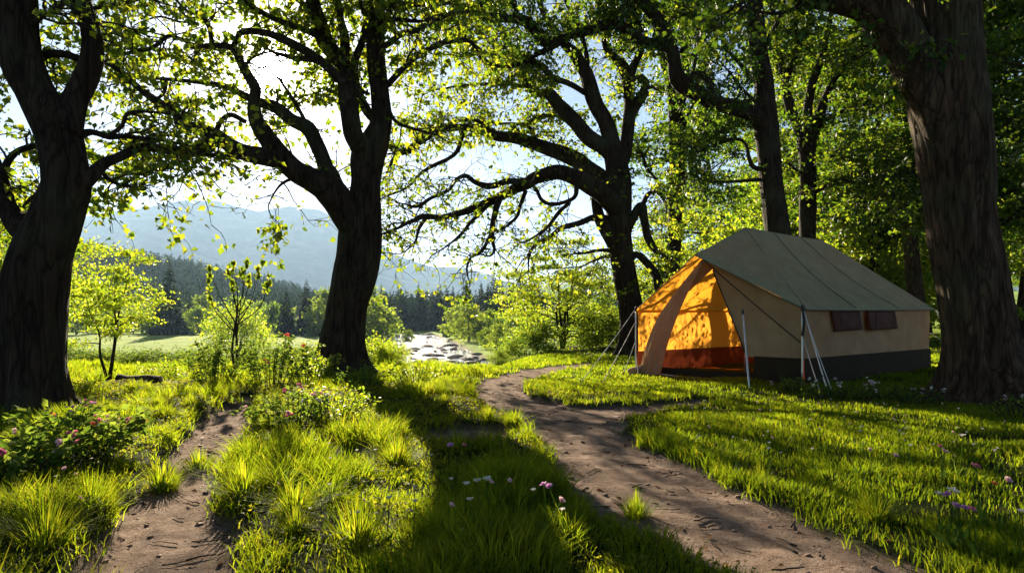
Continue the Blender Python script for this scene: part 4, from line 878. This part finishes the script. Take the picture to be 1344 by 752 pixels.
    pole(T(0, 1.13, 0), T(0, 1.13, RZ_ - .04), .018, M['alu'], 'ridge_pole'); pole(T(0, 4.3, 0), T(0, 4.3, RZ_ - .06), .018, M['alu'], 'ridge_pole')
    mb = MB(); c = catmull(np.array([T(w + .05, -.07, EZ + .02), T(w + .08, -.09, EZ - .2), T(w + .05, -.08, EZ - .42)]), .04); tube(mb, c, np.full(len(c), .022), 6, lump=.3); link('corner_strap', mb.mesh('corner_strap'), M['strap'], t)
    def guy(a, g, r=.007, m_=None):
        g = np.array([g[0], g[1], Hs(g[0], g[1]) + .02]) - org; mb = MB(); f = np.linspace(0, 1, 12)[:, None]; p = a * (1 - f) + g * f; p[:, 2] -= .025 * np.sin(f[:, 0] * np.pi)
        tube(mb, p, np.full(12, r), 6); o = link('guy_line', mb.mesh('guy_line'), m_ or M['rope'], t)
        d = unit(g - a); mb = MB(); q = g + np.array([0, 0, -.12]); tube(mb, np.array([q, g + np.array([0, 0, .03]), g + np.array([0, 0, .06]) + d * .03]), [.008, .012, .014], 6); link('peg', mb.mesh('peg'), M['peg'], o)
    guy(T(w + .06, -.05, EZ + .0), G(1089, 526), .010, M['alu']); guy(T(w + .05, -.08, EZ - .42), G(1079, 526), .009, M['alu']); guy(T(w + .06, -.05, EZ - .02), G(1093, 521), .008)
    guy(eFL, G(762, 505)); guy(T(-w - .04, -.06, EZ - .22), G(790, 507)); guy(T(-w - .04, -.06, EZ - .62), G(818, 492)); guy(T(-w - .04, -.06, .6), G(838, 495), .007)
    b = np.array([TO[0], TO[1]]) + BX * (w + 1.1) + AX * (TL + .5); guy(eBR, b, .008); b2 = np.array([TO[0], TO[1]]) + BX * (w + .3) + AX * (TL + 1.3); guy(eBR, b2, .008); guy(T(w + .03, TL, .8), b, .006)
    b = np.array([TO[0], TO[1]]) - BX * (w + 1.2) + AX * TL; guy(eBL, b, .008)
    return t
tent()
def bundle():
    x, y = G(843, 493); z = Hs(x, y); t = thing('canvas_bundle', 'dark crumpled canvas bundle on the ground at the left tent corner', 'bundle', (x, y, z)); r = np.random.default_rng(5)
    mb = MB()
    for k, (a, b, rr) in enumerate((((-.28, .06, .06), (.30, -.05, .07), .09), ((-.12, -.08, .12), (.28, .08, .14), .07))):
        c = catmull(np.array([a, (np.array(a) + b) / 2 + [0, .04, .03], b]), .04); n = len(c); rad = rr * np.sin(np.linspace(.35, 2.8, n)) ** .5; tube(mb, c, rad, 16, .02, None, k + 3, lump=.25)
    link('roll', mb.mesh('roll'), M['flap'], t); mb = MB()
    for q in (-.12, .12):
        th = np.linspace(0, 6.28, 18); tube(mb, np.stack([np.full(18, q), np.cos(th) * .105, .07 + np.sin(th) * .105], 1), np.full(18, .01), 5)
    link('strap', mb.mesh('strap'), M['strap'], t)
bundle()

# ------------------------------------------------------------------ logs and stump
def log(name, label, u, v, ln, r, ang, seed):
    x, y = G(u, v); z = Hs(x, y); t = thing(name, label, 'log', (x, y, z)); mb = MB(); n = 24; f = np.linspace(-.5, .5, n)
    c = np.stack([f * ln * math.cos(ang), f * ln * math.sin(ang), r * .75 + .02 * np.sin(f * 9)], 1); tube(mb, c, r * (1 + .12 * np.sin(f * 11 + seed)), 20, r * .18, None, seed, lump=.15); link('bark', mb.mesh('bark'), M['bark2'], t)
    mb = MB(); e = c[-1]; d = unit(c[-1] - c[-2]); tube(mb, np.array([e, e + d * .012]), [r * .86, r * .8], 18); link('cut_end', mb.mesh('cut_end'), plain('cut_wood', (0.28, 0.17, 0.10), .8, .4, 18), t)
log('fallen_log', 'short brown fallen log lying in grass beneath the small yellow tree', 182, 511, .72, .085, -.1, 3)
log('broken_root', 'broken piece of wood against the foot of the left trunk', 107, 556, .46, .075, -.5, 8)

# ------------------------------------------------------------------ grass
def blades(x, y, z, h, w, lean, ldir, rnd, vz=None):
    n = len(x); fa = rng.uniform(0, np.pi, n); sx, sy = np.cos(fa) * w / 2, np.sin(fa) * w / 2
    lx, ly = np.cos(ldir) * lean * h, np.sin(ldir) * lean * h
    zt = z + h * np.sqrt(np.maximum(.08, 1 - lean ** 2 * .6)); zm = z + (zt - z) * .58
    V = np.empty((n, 5, 3)); B = np.stack([x, y, z - .01], 1); S = np.stack([sx, sy, np.zeros(n)], 1); Md = np.stack([x + lx * .32, y + ly * .32, zm], 1)
    V[:, 0] = B - S; V[:, 1] = B + S; V[:, 2] = Md - S * .8; V[:, 3] = Md + S * .8; V[:, 4] = np.stack([x + lx, y + ly, zt], 1)
    Tq = np.array([[0, 1, 3], [0, 3, 2], [2, 3, 4]]); F_ = (Tq[None] + (np.arange(n) * 5)[:, None, None]).reshape(-1, 3)
    return V.reshape(-1, 3), F_, np.repeat(rnd, 5)
# plan positions kept clear of turf: trunks and tent floor
CLEAR = [(*P(40, 555, 7.4)[:2], .42), (*P(450, 495, 13.4)[:2], .5), (*P(829, 468, 20)[:2], .4), (*P(1296, 530, 9.35)[:2], .8)]
def in_tent(x, y, m_=0.05):
    dx, dy = x - TO[0], y - TO[1]; s = dx * BX[0] + dy * BX[1]; t_ = dx * AX[0] + dy * AX[1]; return (np.abs(s) < TW / 2 + m_) & (t_ > .02 - m_) & (t_ < TL + m_)
def grass_field(y0, y1, dens, hmul, wmul, name_seed):
    r = np.random.default_rng(name_seed); half = .98
    n = int(dens * half * (y1 ** 2 - y0 ** 2)); y = np.sqrt(r.uniform(y0 ** 2, y1 ** 2, n)); x = r.uniform(-half, half, n) * y
    sd = path_sd(x, y); left = smooth(2.2, -.5, x + .12 * (y - 6))
    clump = fbm(x * 1.6, y * 1.6, 61, 3); fine = vnoise(x * 5.5, y * 5.5, 63)
    p = smooth(-.02, .10, sd) * (smooth(.28, .45, clump) * .75 + .25) * (.35 + .65 * smooth(.25, .6, fine)); p = np.where(sd < 0, .02 * (fine > .75) * (sd > -.07), p)
    bare = left * smooth(.62, .72, fbm(x * .9, y * .9, 67, 3)); p = p * (1 - .75 * bare) * (1 - .45 * left * (1 - smooth(.44, .56, clump)))
    for cx, cy_, cr in CLEAR: p = np.where(np.hypot(x - cx, y - cy_) < cr, 0, p)
    p = np.where(in_tent(x, y), 0, p); k = r.random(n) < p
    x, y, sd, left, clump, fine = (q[k] for q in (x, y, sd, left, clump, fine)); n = len(x)
    z = H(x, y, sd)
    tuft = smooth(.47, .64, clump); h = (.030 + .024 * clump * 2 + left * (.015 * fine + .13 * tuft) + .05 * fine * smooth(.3, .05, sd)) * r.uniform(.55, 1.35, n) * hmul
    h = np.minimum(h, .34)
    # tufts lean outwards from their own centres, edge turf hangs over the path
    e = .35; gx = fbm((x + e * .2) * 1.6, y * 1.6, 61, 3) - fbm((x - e * .2) * 1.6, y * 1.6, 61, 3); gy = fbm(x * 1.6, (y + e * .2) * 1.6, 61, 3) - fbm(x * 1.6, (y - e * .2) * 1.6, 61, 3)
    ld = np.arctan2(-gy, -gx) + r.normal(size=n) * (.9 + 1.2 * smooth(.3, .1, sd)); lean = np.clip(r.uniform(.1, .8, n) + left * .15 + .2 * smooth(.25, .05, sd) * r.random(n), 0, .95)
    w = (.0034 + .0009 * y) * r.uniform(.7, 1.3, n) * wmul
    rn = np.clip(.22 + .5 * fbm(x * .7, y * .7, 71, 3) + r.normal(size=n) * .16 + .16 * left * (fine - .3), 0, 1); dry = r.random(n) < .05; rn[dry] = 1
    return blades(x, y, z, h, w, lean, ld, rn)
def merge(parts):
    vs, fs_, rs, o = [], [], [], 0
    for v, f, r_ in parts: vs.append(v); fs_.append(f + o); rs.append(r_); o += len(v)
    return np.concatenate(vs), np.concatenate(fs_), np.concatenate(rs)
v, f, r_ = merge([grass_field(2.6, 5.0, 7000, 1, 1.0, 101), grass_field(5.0, 8.0, 3800, 1, 1.0, 102), grass_field(8, 13, 1700, 1, 1.05, 103), grass_field(13, 21, 600, 1.1, 1.25, 104), grass_field(21, 46, 60, 0.9, 1.6, 105)])
tag(link('grass', make_mesh('grass', v, f, False, {'rnd': r_}), M['grass']), 'short sunlit green grass covering the ground', 'grass', kind='stuff')
print('grass blades', len(f) // 3)

# big tussocks, each a thing
def tussock_mesh(seed, n=520):
    r = np.random.default_rng(seed); a = r.uniform(0, 6.28, n); q = r.random(n) ** .6; x = np.cos(a) * q * .13; y = np.sin(a) * q * .13
    h = r.uniform(.10, .30, n) * r.uniform(.8, 1.1) * (1.1 - .3 * q); lean = np.clip(q * .7 + r.normal(size=n) * .18 + .08, .05, .85)
    fa = a + np.pi / 2; w = r.uniform(.005, .009, n); k = 5; f = np.linspace(0, 1, k); V = np.empty((n, k * 2, 3))
    for i, t_ in enumerate(f):
        out = lean * h * t_ ** 1.6 * 1.15; zz = h * (t_ * (1 - .55 * lean * t_ ** 1.4)); ww = w * (1 - t_ ** 2 * .92) / 2
        cx_, cy_ = x + np.cos(a) * out, y + np.sin(a) * out; V[:, i * 2] = np.stack([cx_ - np.cos(fa) * ww, cy_ - np.sin(fa) * ww, zz - .015], 1); V[:, i * 2 + 1] = np.stack([cx_ + np.cos(fa) * ww, cy_ + np.sin(fa) * ww, zz - .015], 1)
    Q = np.array([[2 * i, 2 * i + 1, 2 * i + 3, 2 * i + 2] for i in range(k - 1)]); Fq = (Q[None] + (np.arange(n) * k * 2)[:, None, None]).reshape(-1, 4)
    return make_mesh('grass_tussock', V.reshape(-1, 3), Fq, True, {'rnd': np.repeat(np.where(r.random(n) < .1, 1, np.clip(r.normal(r.uniform(.3, .55), .2, n), 0, 1)), k * 2)})
tm = [tussock_mesh(s, nb) for s, nb in ((1, 520), (2, 400), (3, 560), (4, 260), (5, 330), (6, 480))]
TS = [(322, 668, 1.05, 'large arching grass tussock on the right edge of the left path'), (212, 640, .95, 'wide grass tussock on the left edge of the left path'), (120, 690, 1.1, 'shaggy grass tussock low at the left below the pink flowers'), (60, 735, 1.0, 'grass tussock in the bottom left corner'),
      (262, 615, .9, 'grass tussock where the left path narrows'), (455, 592, 1.0, 'grass tussock in front of the pink flowering bush'), (520, 625, .95, 'grass tussock at the edge of the long trunk shadow'), (836, 678, .62, 'lone small grass tussock growing in the middle of the dirt path'),
      (590, 740, .9, 'grass tussock among the white flowers at the bottom centre'), (640, 560, .75, 'grass tussock on the left rim where the path widens'), (700, 640, .8, 'grass tussock hanging over the left edge of the main path'), (1150, 690, .75, 'grass tussock overhanging the right edge of the main path'), (1000, 640, .6, 'grass tussock on the right bank above the main path'),
      (350, 575, .8, 'grass tussock below the pink flowering bush, left side'), (250, 545, .9, 'tall grass tussock in front of the fallen log'), (470, 735, 1.0, 'grass tussock at the bottom edge left of the white flowers'), (20, 640, 1.0, 'shaded grass tussock at the left edge below the dark trunk'), (690, 575, .6, 'small grass tussock on the turf island beside the path')]
for k, (u, v_, s, lb) in enumerate(TS):
    x, y = G(u, v_); o = tag(link('grass_tussock', tm[k % 6], M['grass']), lb, 'grass tussock', 'large grass tussocks'); place(o, (x, y, Hs(x, y)), rng.uniform(0, 6), s)

r9 = np.random.default_rng(909); q = 0
while q < 44:
    y = r9.uniform(3.4, 10.5); x = r9.uniform(-.8, .12) * y
    if not .10 < path_sd(np.array([x]), np.array([y]))[0] < 8: continue
    if any(math.hypot(x - G(a, b)[0], y - G(a, b)[1]) < .3 for a, b, _, _ in TS): continue
    o = tag(link('grass_tussock', tm[q % 6], M['grass']), 'small grass tuft on the rough ground left of the main path', 'grass tussock', 'small grass tufts left of the main path'); place(o, (x, y, Hs(x, y)), r9.uniform(0, 6), r9.uniform(.5, .95)); q += 1

# ------------------------------------------------------------------ flowering plants
def petal(name, c): return leaf_mat(name, tuple(tuple(min(.85, q * k) for q in c) for k in (.75, 1, 1.15)), tuple(tuple(min(.85, q * k) for q in c) for k in (.75, .95, 1.1)), .4, .1, .7)
PET = {'white': petal('white_petal', (0.80, 0.76, 0.66)), 'pink': petal('pink_petal', (0.78, 0.22, 0.33)), 'pale': petal('pale_pink_petal', (0.80, 0.50, 0.52)), 'purple': petal('mauve_petal', (0.60, 0.28, 0.52)), 'red': petal('coral_petal', (0.80, 0.16, 0.10))}
YEL = plain('flower_eye', (0.75, 0.5, 0.08), .7)
def bloom(mb, me_, c, r, r_, nrm, np_=9):
    nrm = unit(nrm); a1 = unit(np.cross(nrm, [.3, 1, .2])); a2 = np.cross(nrm, a1); th = np.arange(np_) * 6.283 / np_ + r_.uniform(0, 1)
    d = np.cos(th)[:, None] * a1 + np.sin(th)[:, None] * a2; leaves(mb, np.repeat(c[None], np_, 0), d + nrm * r_.uniform(.1, .6), np.repeat(nrm[None], np_, 0), r * r_.uniform(.85, 1.1, np_), (np.array([[0, 0, 0], [-.36, .6, .05], [-.2, .98, .1], [.2, .98, .1], [.36, .6, .05]]), np.array([[0, 2, 1], [0, 3, 2], [0, 4, 3]])))
    n2 = np_ + 4; th = r_.uniform(0, 6.28, n2); d = np.cos(th)[:, None] * a1 + np.sin(th)[:, None] * a2; leaves(mb, np.repeat(c[None], n2, 0), d + nrm * r_.uniform(.7, 2.0, n2)[:, None], d * -1 + nrm * .4, r * r_.uniform(.5, .8, n2), (np.array([[0, 0, 0], [-.36, .6, .05], [-.2, .98, .1], [.2, .98, .1], [.36, .6, .05]]), np.array([[0, 2, 1], [0, 3, 2], [0, 4, 3]])))
    V = [c + nrm * r * .16]; k = 8
    for i in range(k): V.append(c + nrm * r * .04 + (math.cos(i * 6.283 / k) * a1 + math.sin(i * 6.283 / k) * a2) * r * .28)
    me_.add(np.array(V), None, np.array([[0, 1 + i, 1 + (i + 1) % k] for i in range(k)]))
def flower(kind, seed):
    r = np.random.default_rng(seed); t = thing('wildflower', '', 'flower'); st = MB(); pt = MB(); ey = MB(); h = .2
    c = catmull(np.array([(0, 0, -.02), (.01, .01, .1), (.03 * r.normal(), .02, h)]), .03); tube(st, c, np.linspace(.003, .002, len(c)), 5)
    n = 5; leaves(st, np.zeros((n, 3)) + [0, 0, .01], unit(r.normal(size=(n, 3)) * [.7, .7, 0] + [0, 0, .8]), randdir(n), r.uniform(.05, .11, n), (NEEDLE[0] * [.9, 1, 1], NEEDLE[1]), rnd=.4)
    bloom(pt, ey, c[-1], .019, r, np.array([r.normal() * .4, -.5 + r.normal() * .3, 1.0])); link('stem', st.mesh('stem'), M['bush'], t); b = link('bloom', pt.mesh('bloom', False), PET[kind], t); link('eye', ey.mesh('eye'), YEL, b); return t
FP = {k: flower(k, i + 1) for i, k in enumerate(PET)}
FUSED = set()
def put_flower(kind, u, v_, s, label, group):
    o = FP[kind] if kind not in FUSED else copy_tree(FP[kind]); FUSED.add(kind); x, y = G(u, v_); place(o, (x, y, Hs(x, y)), rng.uniform(-1.2, 1.2), s, label, group)
for k in range(80):   # daisies over the sunlit lawn in front of the tent
    u = rng.uniform(905, 1320); v_ = 545 + (rng.random() ** 1.3) * 80 + (u - 900) * .03; kd = 'white' if rng.random() < .7 else 'pale'
    put_flower(kd, u, v_, rng.uniform(.6, 1.0), 'small white daisy scattered over the sunlit lawn before the tent' if kd == 'white' else 'small pale pink flower scattered over the sunlit lawn before the tent', kd + ' flowers on the lawn')
for kd, u, v_, s in [('pale', 1238, 668, 1.5), ('pink', 1238, 645, 1.2), ('white', 1257, 640, 1.5), ('pink', 1286, 690, 1.5), ('pale', 1296, 702, 1.4), ('red', 1313, 705, 1.3), ('white', 1245, 722, 1.3), ('purple', 1250, 735, 1.3), ('white', 1262, 728, 1.3), ('purple', 1265, 742, 1.2), ('pink', 1280, 750, 1.2), ('white', 1335, 748, 1.2), ('pale', 1160, 650, 1.1), ('pale', 1128, 640, 1.0), ('white', 1232, 715, 1.1), ('purple', 1275, 738, 1.1)]:
    put_flower(kd, u, v_, s, {'pale': 'pale pink flower in the shaded grass at the lower right', 'pink': 'deep pink flower in the shaded grass at the lower right', 'white': 'white flower in the shaded grass at the lower right', 'red': 'single coral red flower in the shaded grass at the lower right', 'purple': 'purple flower in the shaded grass at the lower right'}[kd], 'flowers in the lower right grass')
for kd, u, v_, s in [('white', 606, 720, 1.3), ('white', 622, 716, 1.3), ('white', 640, 728, 1.5), ('pale', 628, 712, 1.2), ('white', 612, 735, 1.1), ('white', 594, 690, .9), ('purple', 598, 655, 1.4), ('pink', 612, 640, 1.1), ('purple', 712, 718, 1.2), ('purple', 728, 722, 1.2), ('pale', 716, 740, 1.2), ('white', 700, 712, 1.0), ('white', 738, 742, 1.0), ('pale', 655, 692, 1.0), ('white', 540, 735, 1.0), ('white', 505, 742, 1.1), ('white', 540, 705, .9), ('pale', 575, 740, 1.0), ('white', 430, 650, .8), ('white', 397, 600, .8)]:
    put_flower(kd, u, v_, s, {'pale': 'pale pink flower in the tall grass at the bottom centre', 'pink': 'deep pink flower in the tall grass left of the path', 'white': 'white flower in the tall grass at the bottom centre', 'purple': 'purple flower in the tall grass at the bottom centre'}[kd], 'flowers in the bottom centre grass')
rf = np.random.default_rng(515); q = 0
while q < 34:
    u, v_ = rf.uniform(60, 620), rf.uniform(560, 748); x, y = G(u, v_)
    if path_sd(np.array([x]), np.array([y]))[0] < .12: continue
    kd = 'white' if rf.random() < .7 else 'pale'; put_flower(kd, u, v_, rf.uniform(.5, .95), 'tiny white flower scattered through the rough grass at the lower left' if kd == 'white' else 'tiny pale pink flower scattered through the rough grass at the lower left', kd + ' flowers in the rough grass at the lower left'); q += 1
def leafy_plant(name, seed, rad, h, n, label, lsize, lm, blooms, cat='plant', tall=False):
    r = np.random.default_rng(seed); t = thing(name, label, cat); st = MB(); lf = MB(); pts_ = []
    ns = 34
    for q in range(ns):
        a = r.uniform(0, 6.28); d = r.random() ** .6 * rad; b = np.array([math.cos(a) * d * .45, math.sin(a) * d * .45, -.03]); e = np.array([math.cos(a) * d, math.sin(a) * d, h * r.uniform(.55, 1.05) * (1 - .35 * (d / rad) ** 2)])
        c = catmull(np.array([b, (b + e) / 2 + [0, 0, .12 * h], e]), .04); tube(st, c, np.linspace(.006, .002, len(c)), 4, cap=False); pts_.append(c)
    i = r.integers(0, ns, n); p = np.array([pts_[k][min(len(pts_[k]) - 1, int(len(pts_[k]) * (.2 + .8 * r.random() ** .7)))] for k in i]) + r.normal(size=(n, 3)) * .028
    out = p * np.array([1, 1, 0]); leaves(lf, p, unit(unit(out + 1e-4) * .7 + r.normal(size=(n, 3)) * .5 + [0, 0, .15]), unit(np.array([0, -.2, 1.]) + r.normal(size=(n, 3)) * .45), lsize * r.uniform(.6, 1.3, n))
    link('stems', st.mesh('stems'), M['twig'], t); link('foliage', lf.mesh('foliage', False), lm, t)
    for kd, cnt, br in blooms:
        for q in range(cnt):
            c = pts_[r.integers(0, ns)][-1] + np.array([r.normal() * .02, -.01, .03]); mb, ey = MB(), MB()
            for e in range(3): bloom(mb, ey, c + r.normal(size=3) * .018, br, r, np.array([r.normal() * .4, -.6, .8]), 8)
            b = link('bloom', mb.mesh('bloom', False), PET[kd], t); link('eye', ey.mesh('eye'), YEL, b)
    return t
def pl(o, u, v_, s=1.0, rz=0): x, y = G(u, v_); place(o, (x, y, Hs(x, y)), rz, s)
pl(leafy_plant('flowering_plant', 1, .62, .36, 900, 'leafy pink flowering plant in front of the left trunk', .075, M['bush'], [('pink', 4, .018), ('red', 3, .018), ('pale', 4, .017), ('purple', 2, .016)]), 92, 622)
pl(leafy_plant('flowering_plant', 2, .42, .26, 500, 'low leafy plant with red and pink blooms at the left edge', .07, M['bush'], [('pink', 3, .024), ('pale', 3, .024)]), 25, 655)
pl(leafy_plant('flowering_plant', 3, .55, .40, 700, 'bushy pink flowering plant in the middle of the left meadow', .055, M['bush'], [('pink', 4, .022), ('pale', 3, .022), ('white', 3, .02)]), 385, 572)
pl(leafy_plant('leafy_plant', 4, .5, .38, 900, 'feathery green plant just right of the pink flowering bush', .045, M['leaf_bright'], []), 438, 560)
pl(leafy_plant('leafy_plant', 5, .6, .85, 1100, 'tall dark leafy shrub at the foot of the sapling', .07, M['bush'], []), 283, 508)
pl(leafy_plant('leafy_plant', 6, .7, .9, 1300, 'tall leafy shrub with orange tipped shoots left of the middle trunk', .07, M['bush'], [('red', 3, .03)]), 355, 512)
pl(leafy_plant('leafy_plant', 7, .6, .75, 1000, 'leafy shrub close against the left side of the middle trunk', .065, M['leaf_bright'], [('pink', 1, .03)]), 405, 505)
pl(leafy_plant('leafy_plant', 8, .5, .5, 700, 'pale seeding plant in the sunlit grass right of the middle trunk', .05, M['leaf_bright'], []), 545, 512)
pl(leafy_plant('leafy_plant', 9, .45, .45, 600, 'small shrub in the shadow right below the middle trunk', .05, M['bush'], []), 478, 520)
pl(leafy_plant('leafy_plant', 10, .5, .4, 600, 'leafy weeds at the foot of the small yellow tree', .06, M['leaf_bright'], []), 215, 500)
for k, (u, v_) in enumerate([(1085, 528), (1125, 530), (1165, 528), (1205, 535), (1045, 520), (1340, 560)]):
    lb = ['leafy weed clump below the guy line corner of the tent', 'leafy weed clump below the left tent window', 'leafy weed clump below the right tent window', 'leafy weed clump between the tent and the massive trunk', 'leafy weed clump at the front right tent corner', 'leafy weed clump in front of the massive trunk, right edge'][k]
    pl(leafy_plant('weed_clump', 30 + k, .38, .26, 260, lb, .05, M['bush'], [('white', 3, .02), ('pale', 1, .02)]), u, v_)

# pebbles, crumbs of earth and fallen leaves on the soil
def litter():
    mb = MB(); n = 15000; y = np.sqrt(rng.uniform(2.7 ** 2, 13 ** 2, n)); x = rng.uniform(-.85, .85, n) * y; sd = path_sd(x, y); k = (sd < .05) & (rng.random(n) < np.where(sd > -.16, 1, .35)); x, y, sd = x[k], y[k], sd[k]; z = H(x, y, sd)
    base = np.array([[1, 0, 0], [-.5, .87, 0], [-.5, -.87, 0], [.6, .5, .6], [-.7, .1, .65], [.2, -.7, .55]]); tr = np.array([[0, 1, 3], [1, 4, 3], [1, 2, 4], [2, 5, 4], [2, 0, 5], [0, 3, 5], [3, 4, 5]])
    for a, b, c in zip(x, y, z):
        s = rng.uniform(.003, .010) * (3.2 if rng.random() < .10 else 1); th = rng.uniform(0, 6.28); R = np.array([[math.cos(th), -math.sin(th), 0], [math.sin(th), math.cos(th), 0], [0, 0, 1]]); mb.add((base * (1 + rng.normal(size=(6, 3)) * .2)) @ R.T * s + [a, b, c - s * .2], None, tr, rng.random())
    tag(link('pebbles', mb.mesh('pebbles', False), M['pebble']), 'small stones and crumbs of earth strewn on the dirt paths', 'pebbles', kind='stuff')
    lf = MB(); n = 5200; y = np.sqrt(rng.uniform(2.7 ** 2, 12 ** 2, n)); x = rng.uniform(-.85, .85, n) * y; sd = path_sd(x, y); k = (sd < .35) & (rng.random(n) < np.where(np.abs(sd) < .2, .8, .2)); x, y, sd = x[k], y[k], sd[k]; m_ = len(x)
    leaves(lf, np.stack([x, y, H(x, y, sd) + .012], 1), randdir(m_, .15), unit(np.array([0, 0, 1.]) + rng.normal(size=(m_, 3)) * .35), rng.uniform(.03, .06, m_)); 
    tag(link('fallen_leaves', lf.mesh('fallen_leaves', False), M['dead']), 'dry brown fallen leaves along the path edges', 'leaves', kind='stuff')
M['dead'] = leaf_mat('dead_leaf', ((0.10, 0.05, 0.025), (0.17, 0.085, 0.04), (0.26, 0.14, 0.06)), ((0.1, 0.04, 0.02), (0.15, 0.06, 0.02), (0.2, 0.1, 0.03)), .25, .05, .8)
litter()
def sticks():
    r = np.random.default_rng(78); mb = MB(); q = 0
    while q < 130:
        y = r.uniform(2.8, 10); x = r.uniform(-.8, .8) * y; sd = path_sd(np.array([x]), np.array([y]))[0]
        if sd > .1: continue
        a = r.uniform(0, 3.14); ln = r.uniform(.05, .2); n = 5; f = np.linspace(-.5, .5, n); px, py = x + np.cos(a) * f * ln + r.normal(size=n) * .006, y + np.sin(a) * f * ln + r.normal(size=n) * .006
        tube(mb, np.stack([px, py, H(px, py) + .008 + r.random(n) * .006], 1), np.linspace(1, .5, n) * r.uniform(.002, .006), 5); q += 1
    tag(link('fallen_twigs', mb.mesh('fallen_twigs'), M['twig']), 'dry fallen twigs scattered over the dirt paths', 'twigs', kind='stuff')
sticks()
M['moss'] = leaf_mat('ground_cover_leaf', ((0.05, 0.07, 0.01), (0.09, 0.11, 0.015), (0.15, 0.14, 0.03)), ((0.2, 0.27, 0.01), (0.42, 0.42, 0.015), (0.62, 0.5, 0.03)), .45, .05, .7)
def clover():
    r = np.random.default_rng(77); n = 60000; y = np.sqrt(r.uniform(2.7 ** 2, 12 ** 2, n)); x = r.uniform(-.85, .45, n) * y; sd = path_sd(x, y)
    k = (sd > .06) & (fbm(x * 1.6, y * 1.6, 61, 3) < .52) & (r.random(n) < smooth(2.5, 0, x + .12 * (y - 6))); x, y, sd = x[k], y[k], sd[k]; m_ = len(x); lf = MB()
    hh = r.uniform(.01, .075, m_) * (.5 + vnoise(x * 3, y * 3, 78))
    leaves(lf, np.stack([x, y, H(x, y, sd) + hh], 1), randdir(m_, .2), unit(np.array([0, 0, 1.]) + r.normal(size=(m_, 3)) * .4), (.012 + .0022 * y) * r.uniform(.7, 1.4, m_), (LEAF6[0] * [1.2, 1, 1], LEAF6[1]), rnd=np.clip(r.normal(.45, .25, m_), 0, 1))
    tag(link('ground_cover', lf.mesh('ground_cover', False), M['moss']), 'low leafy ground cover between the grass tufts', 'ground cover', kind='stuff')
clover()

# ------------------------------------------------------------------ haze
def haze():
    x0, x1, y0, y1, z0, z1 = -7500, 7500, -120, 6600, -40, 960
    V = np.array([(x, y, z) for z in (z0, z1) for y in (y0, y1) for x in (x0, x1)], float); Q = np.array([[0, 2, 3, 1], [4, 5, 7, 6], [0, 1, 5, 4], [2, 6, 7, 3], [0, 4, 6, 2], [1, 3, 7, 5]])
    m = bpy.data.materials.new('haze_air'); m.use_nodes = True; N, L = m.node_tree.nodes, m.node_tree.links
    for n in list(N): N.remove(n)
    o = N.new('ShaderNodeOutputMaterial'); v = N.new('ShaderNodeVolumePrincipled'); v.inputs['Density'].default_value = HAZE_DENSITY; v.inputs['Color'].default_value = (0.44, 0.67, 1.0, 1); v.inputs['Anisotropy'].default_value = 0.3
    L.new(v.outputs[0], o.inputs['Volume']); m.volume_intersection_method = 'ACCURATE' if hasattr(m, 'volume_intersection_method') else None
    tag(link('haze', make_mesh('haze', V, Q, False), m), 'thin blue morning haze filling the valley', 'haze', kind='stuff')
haze()
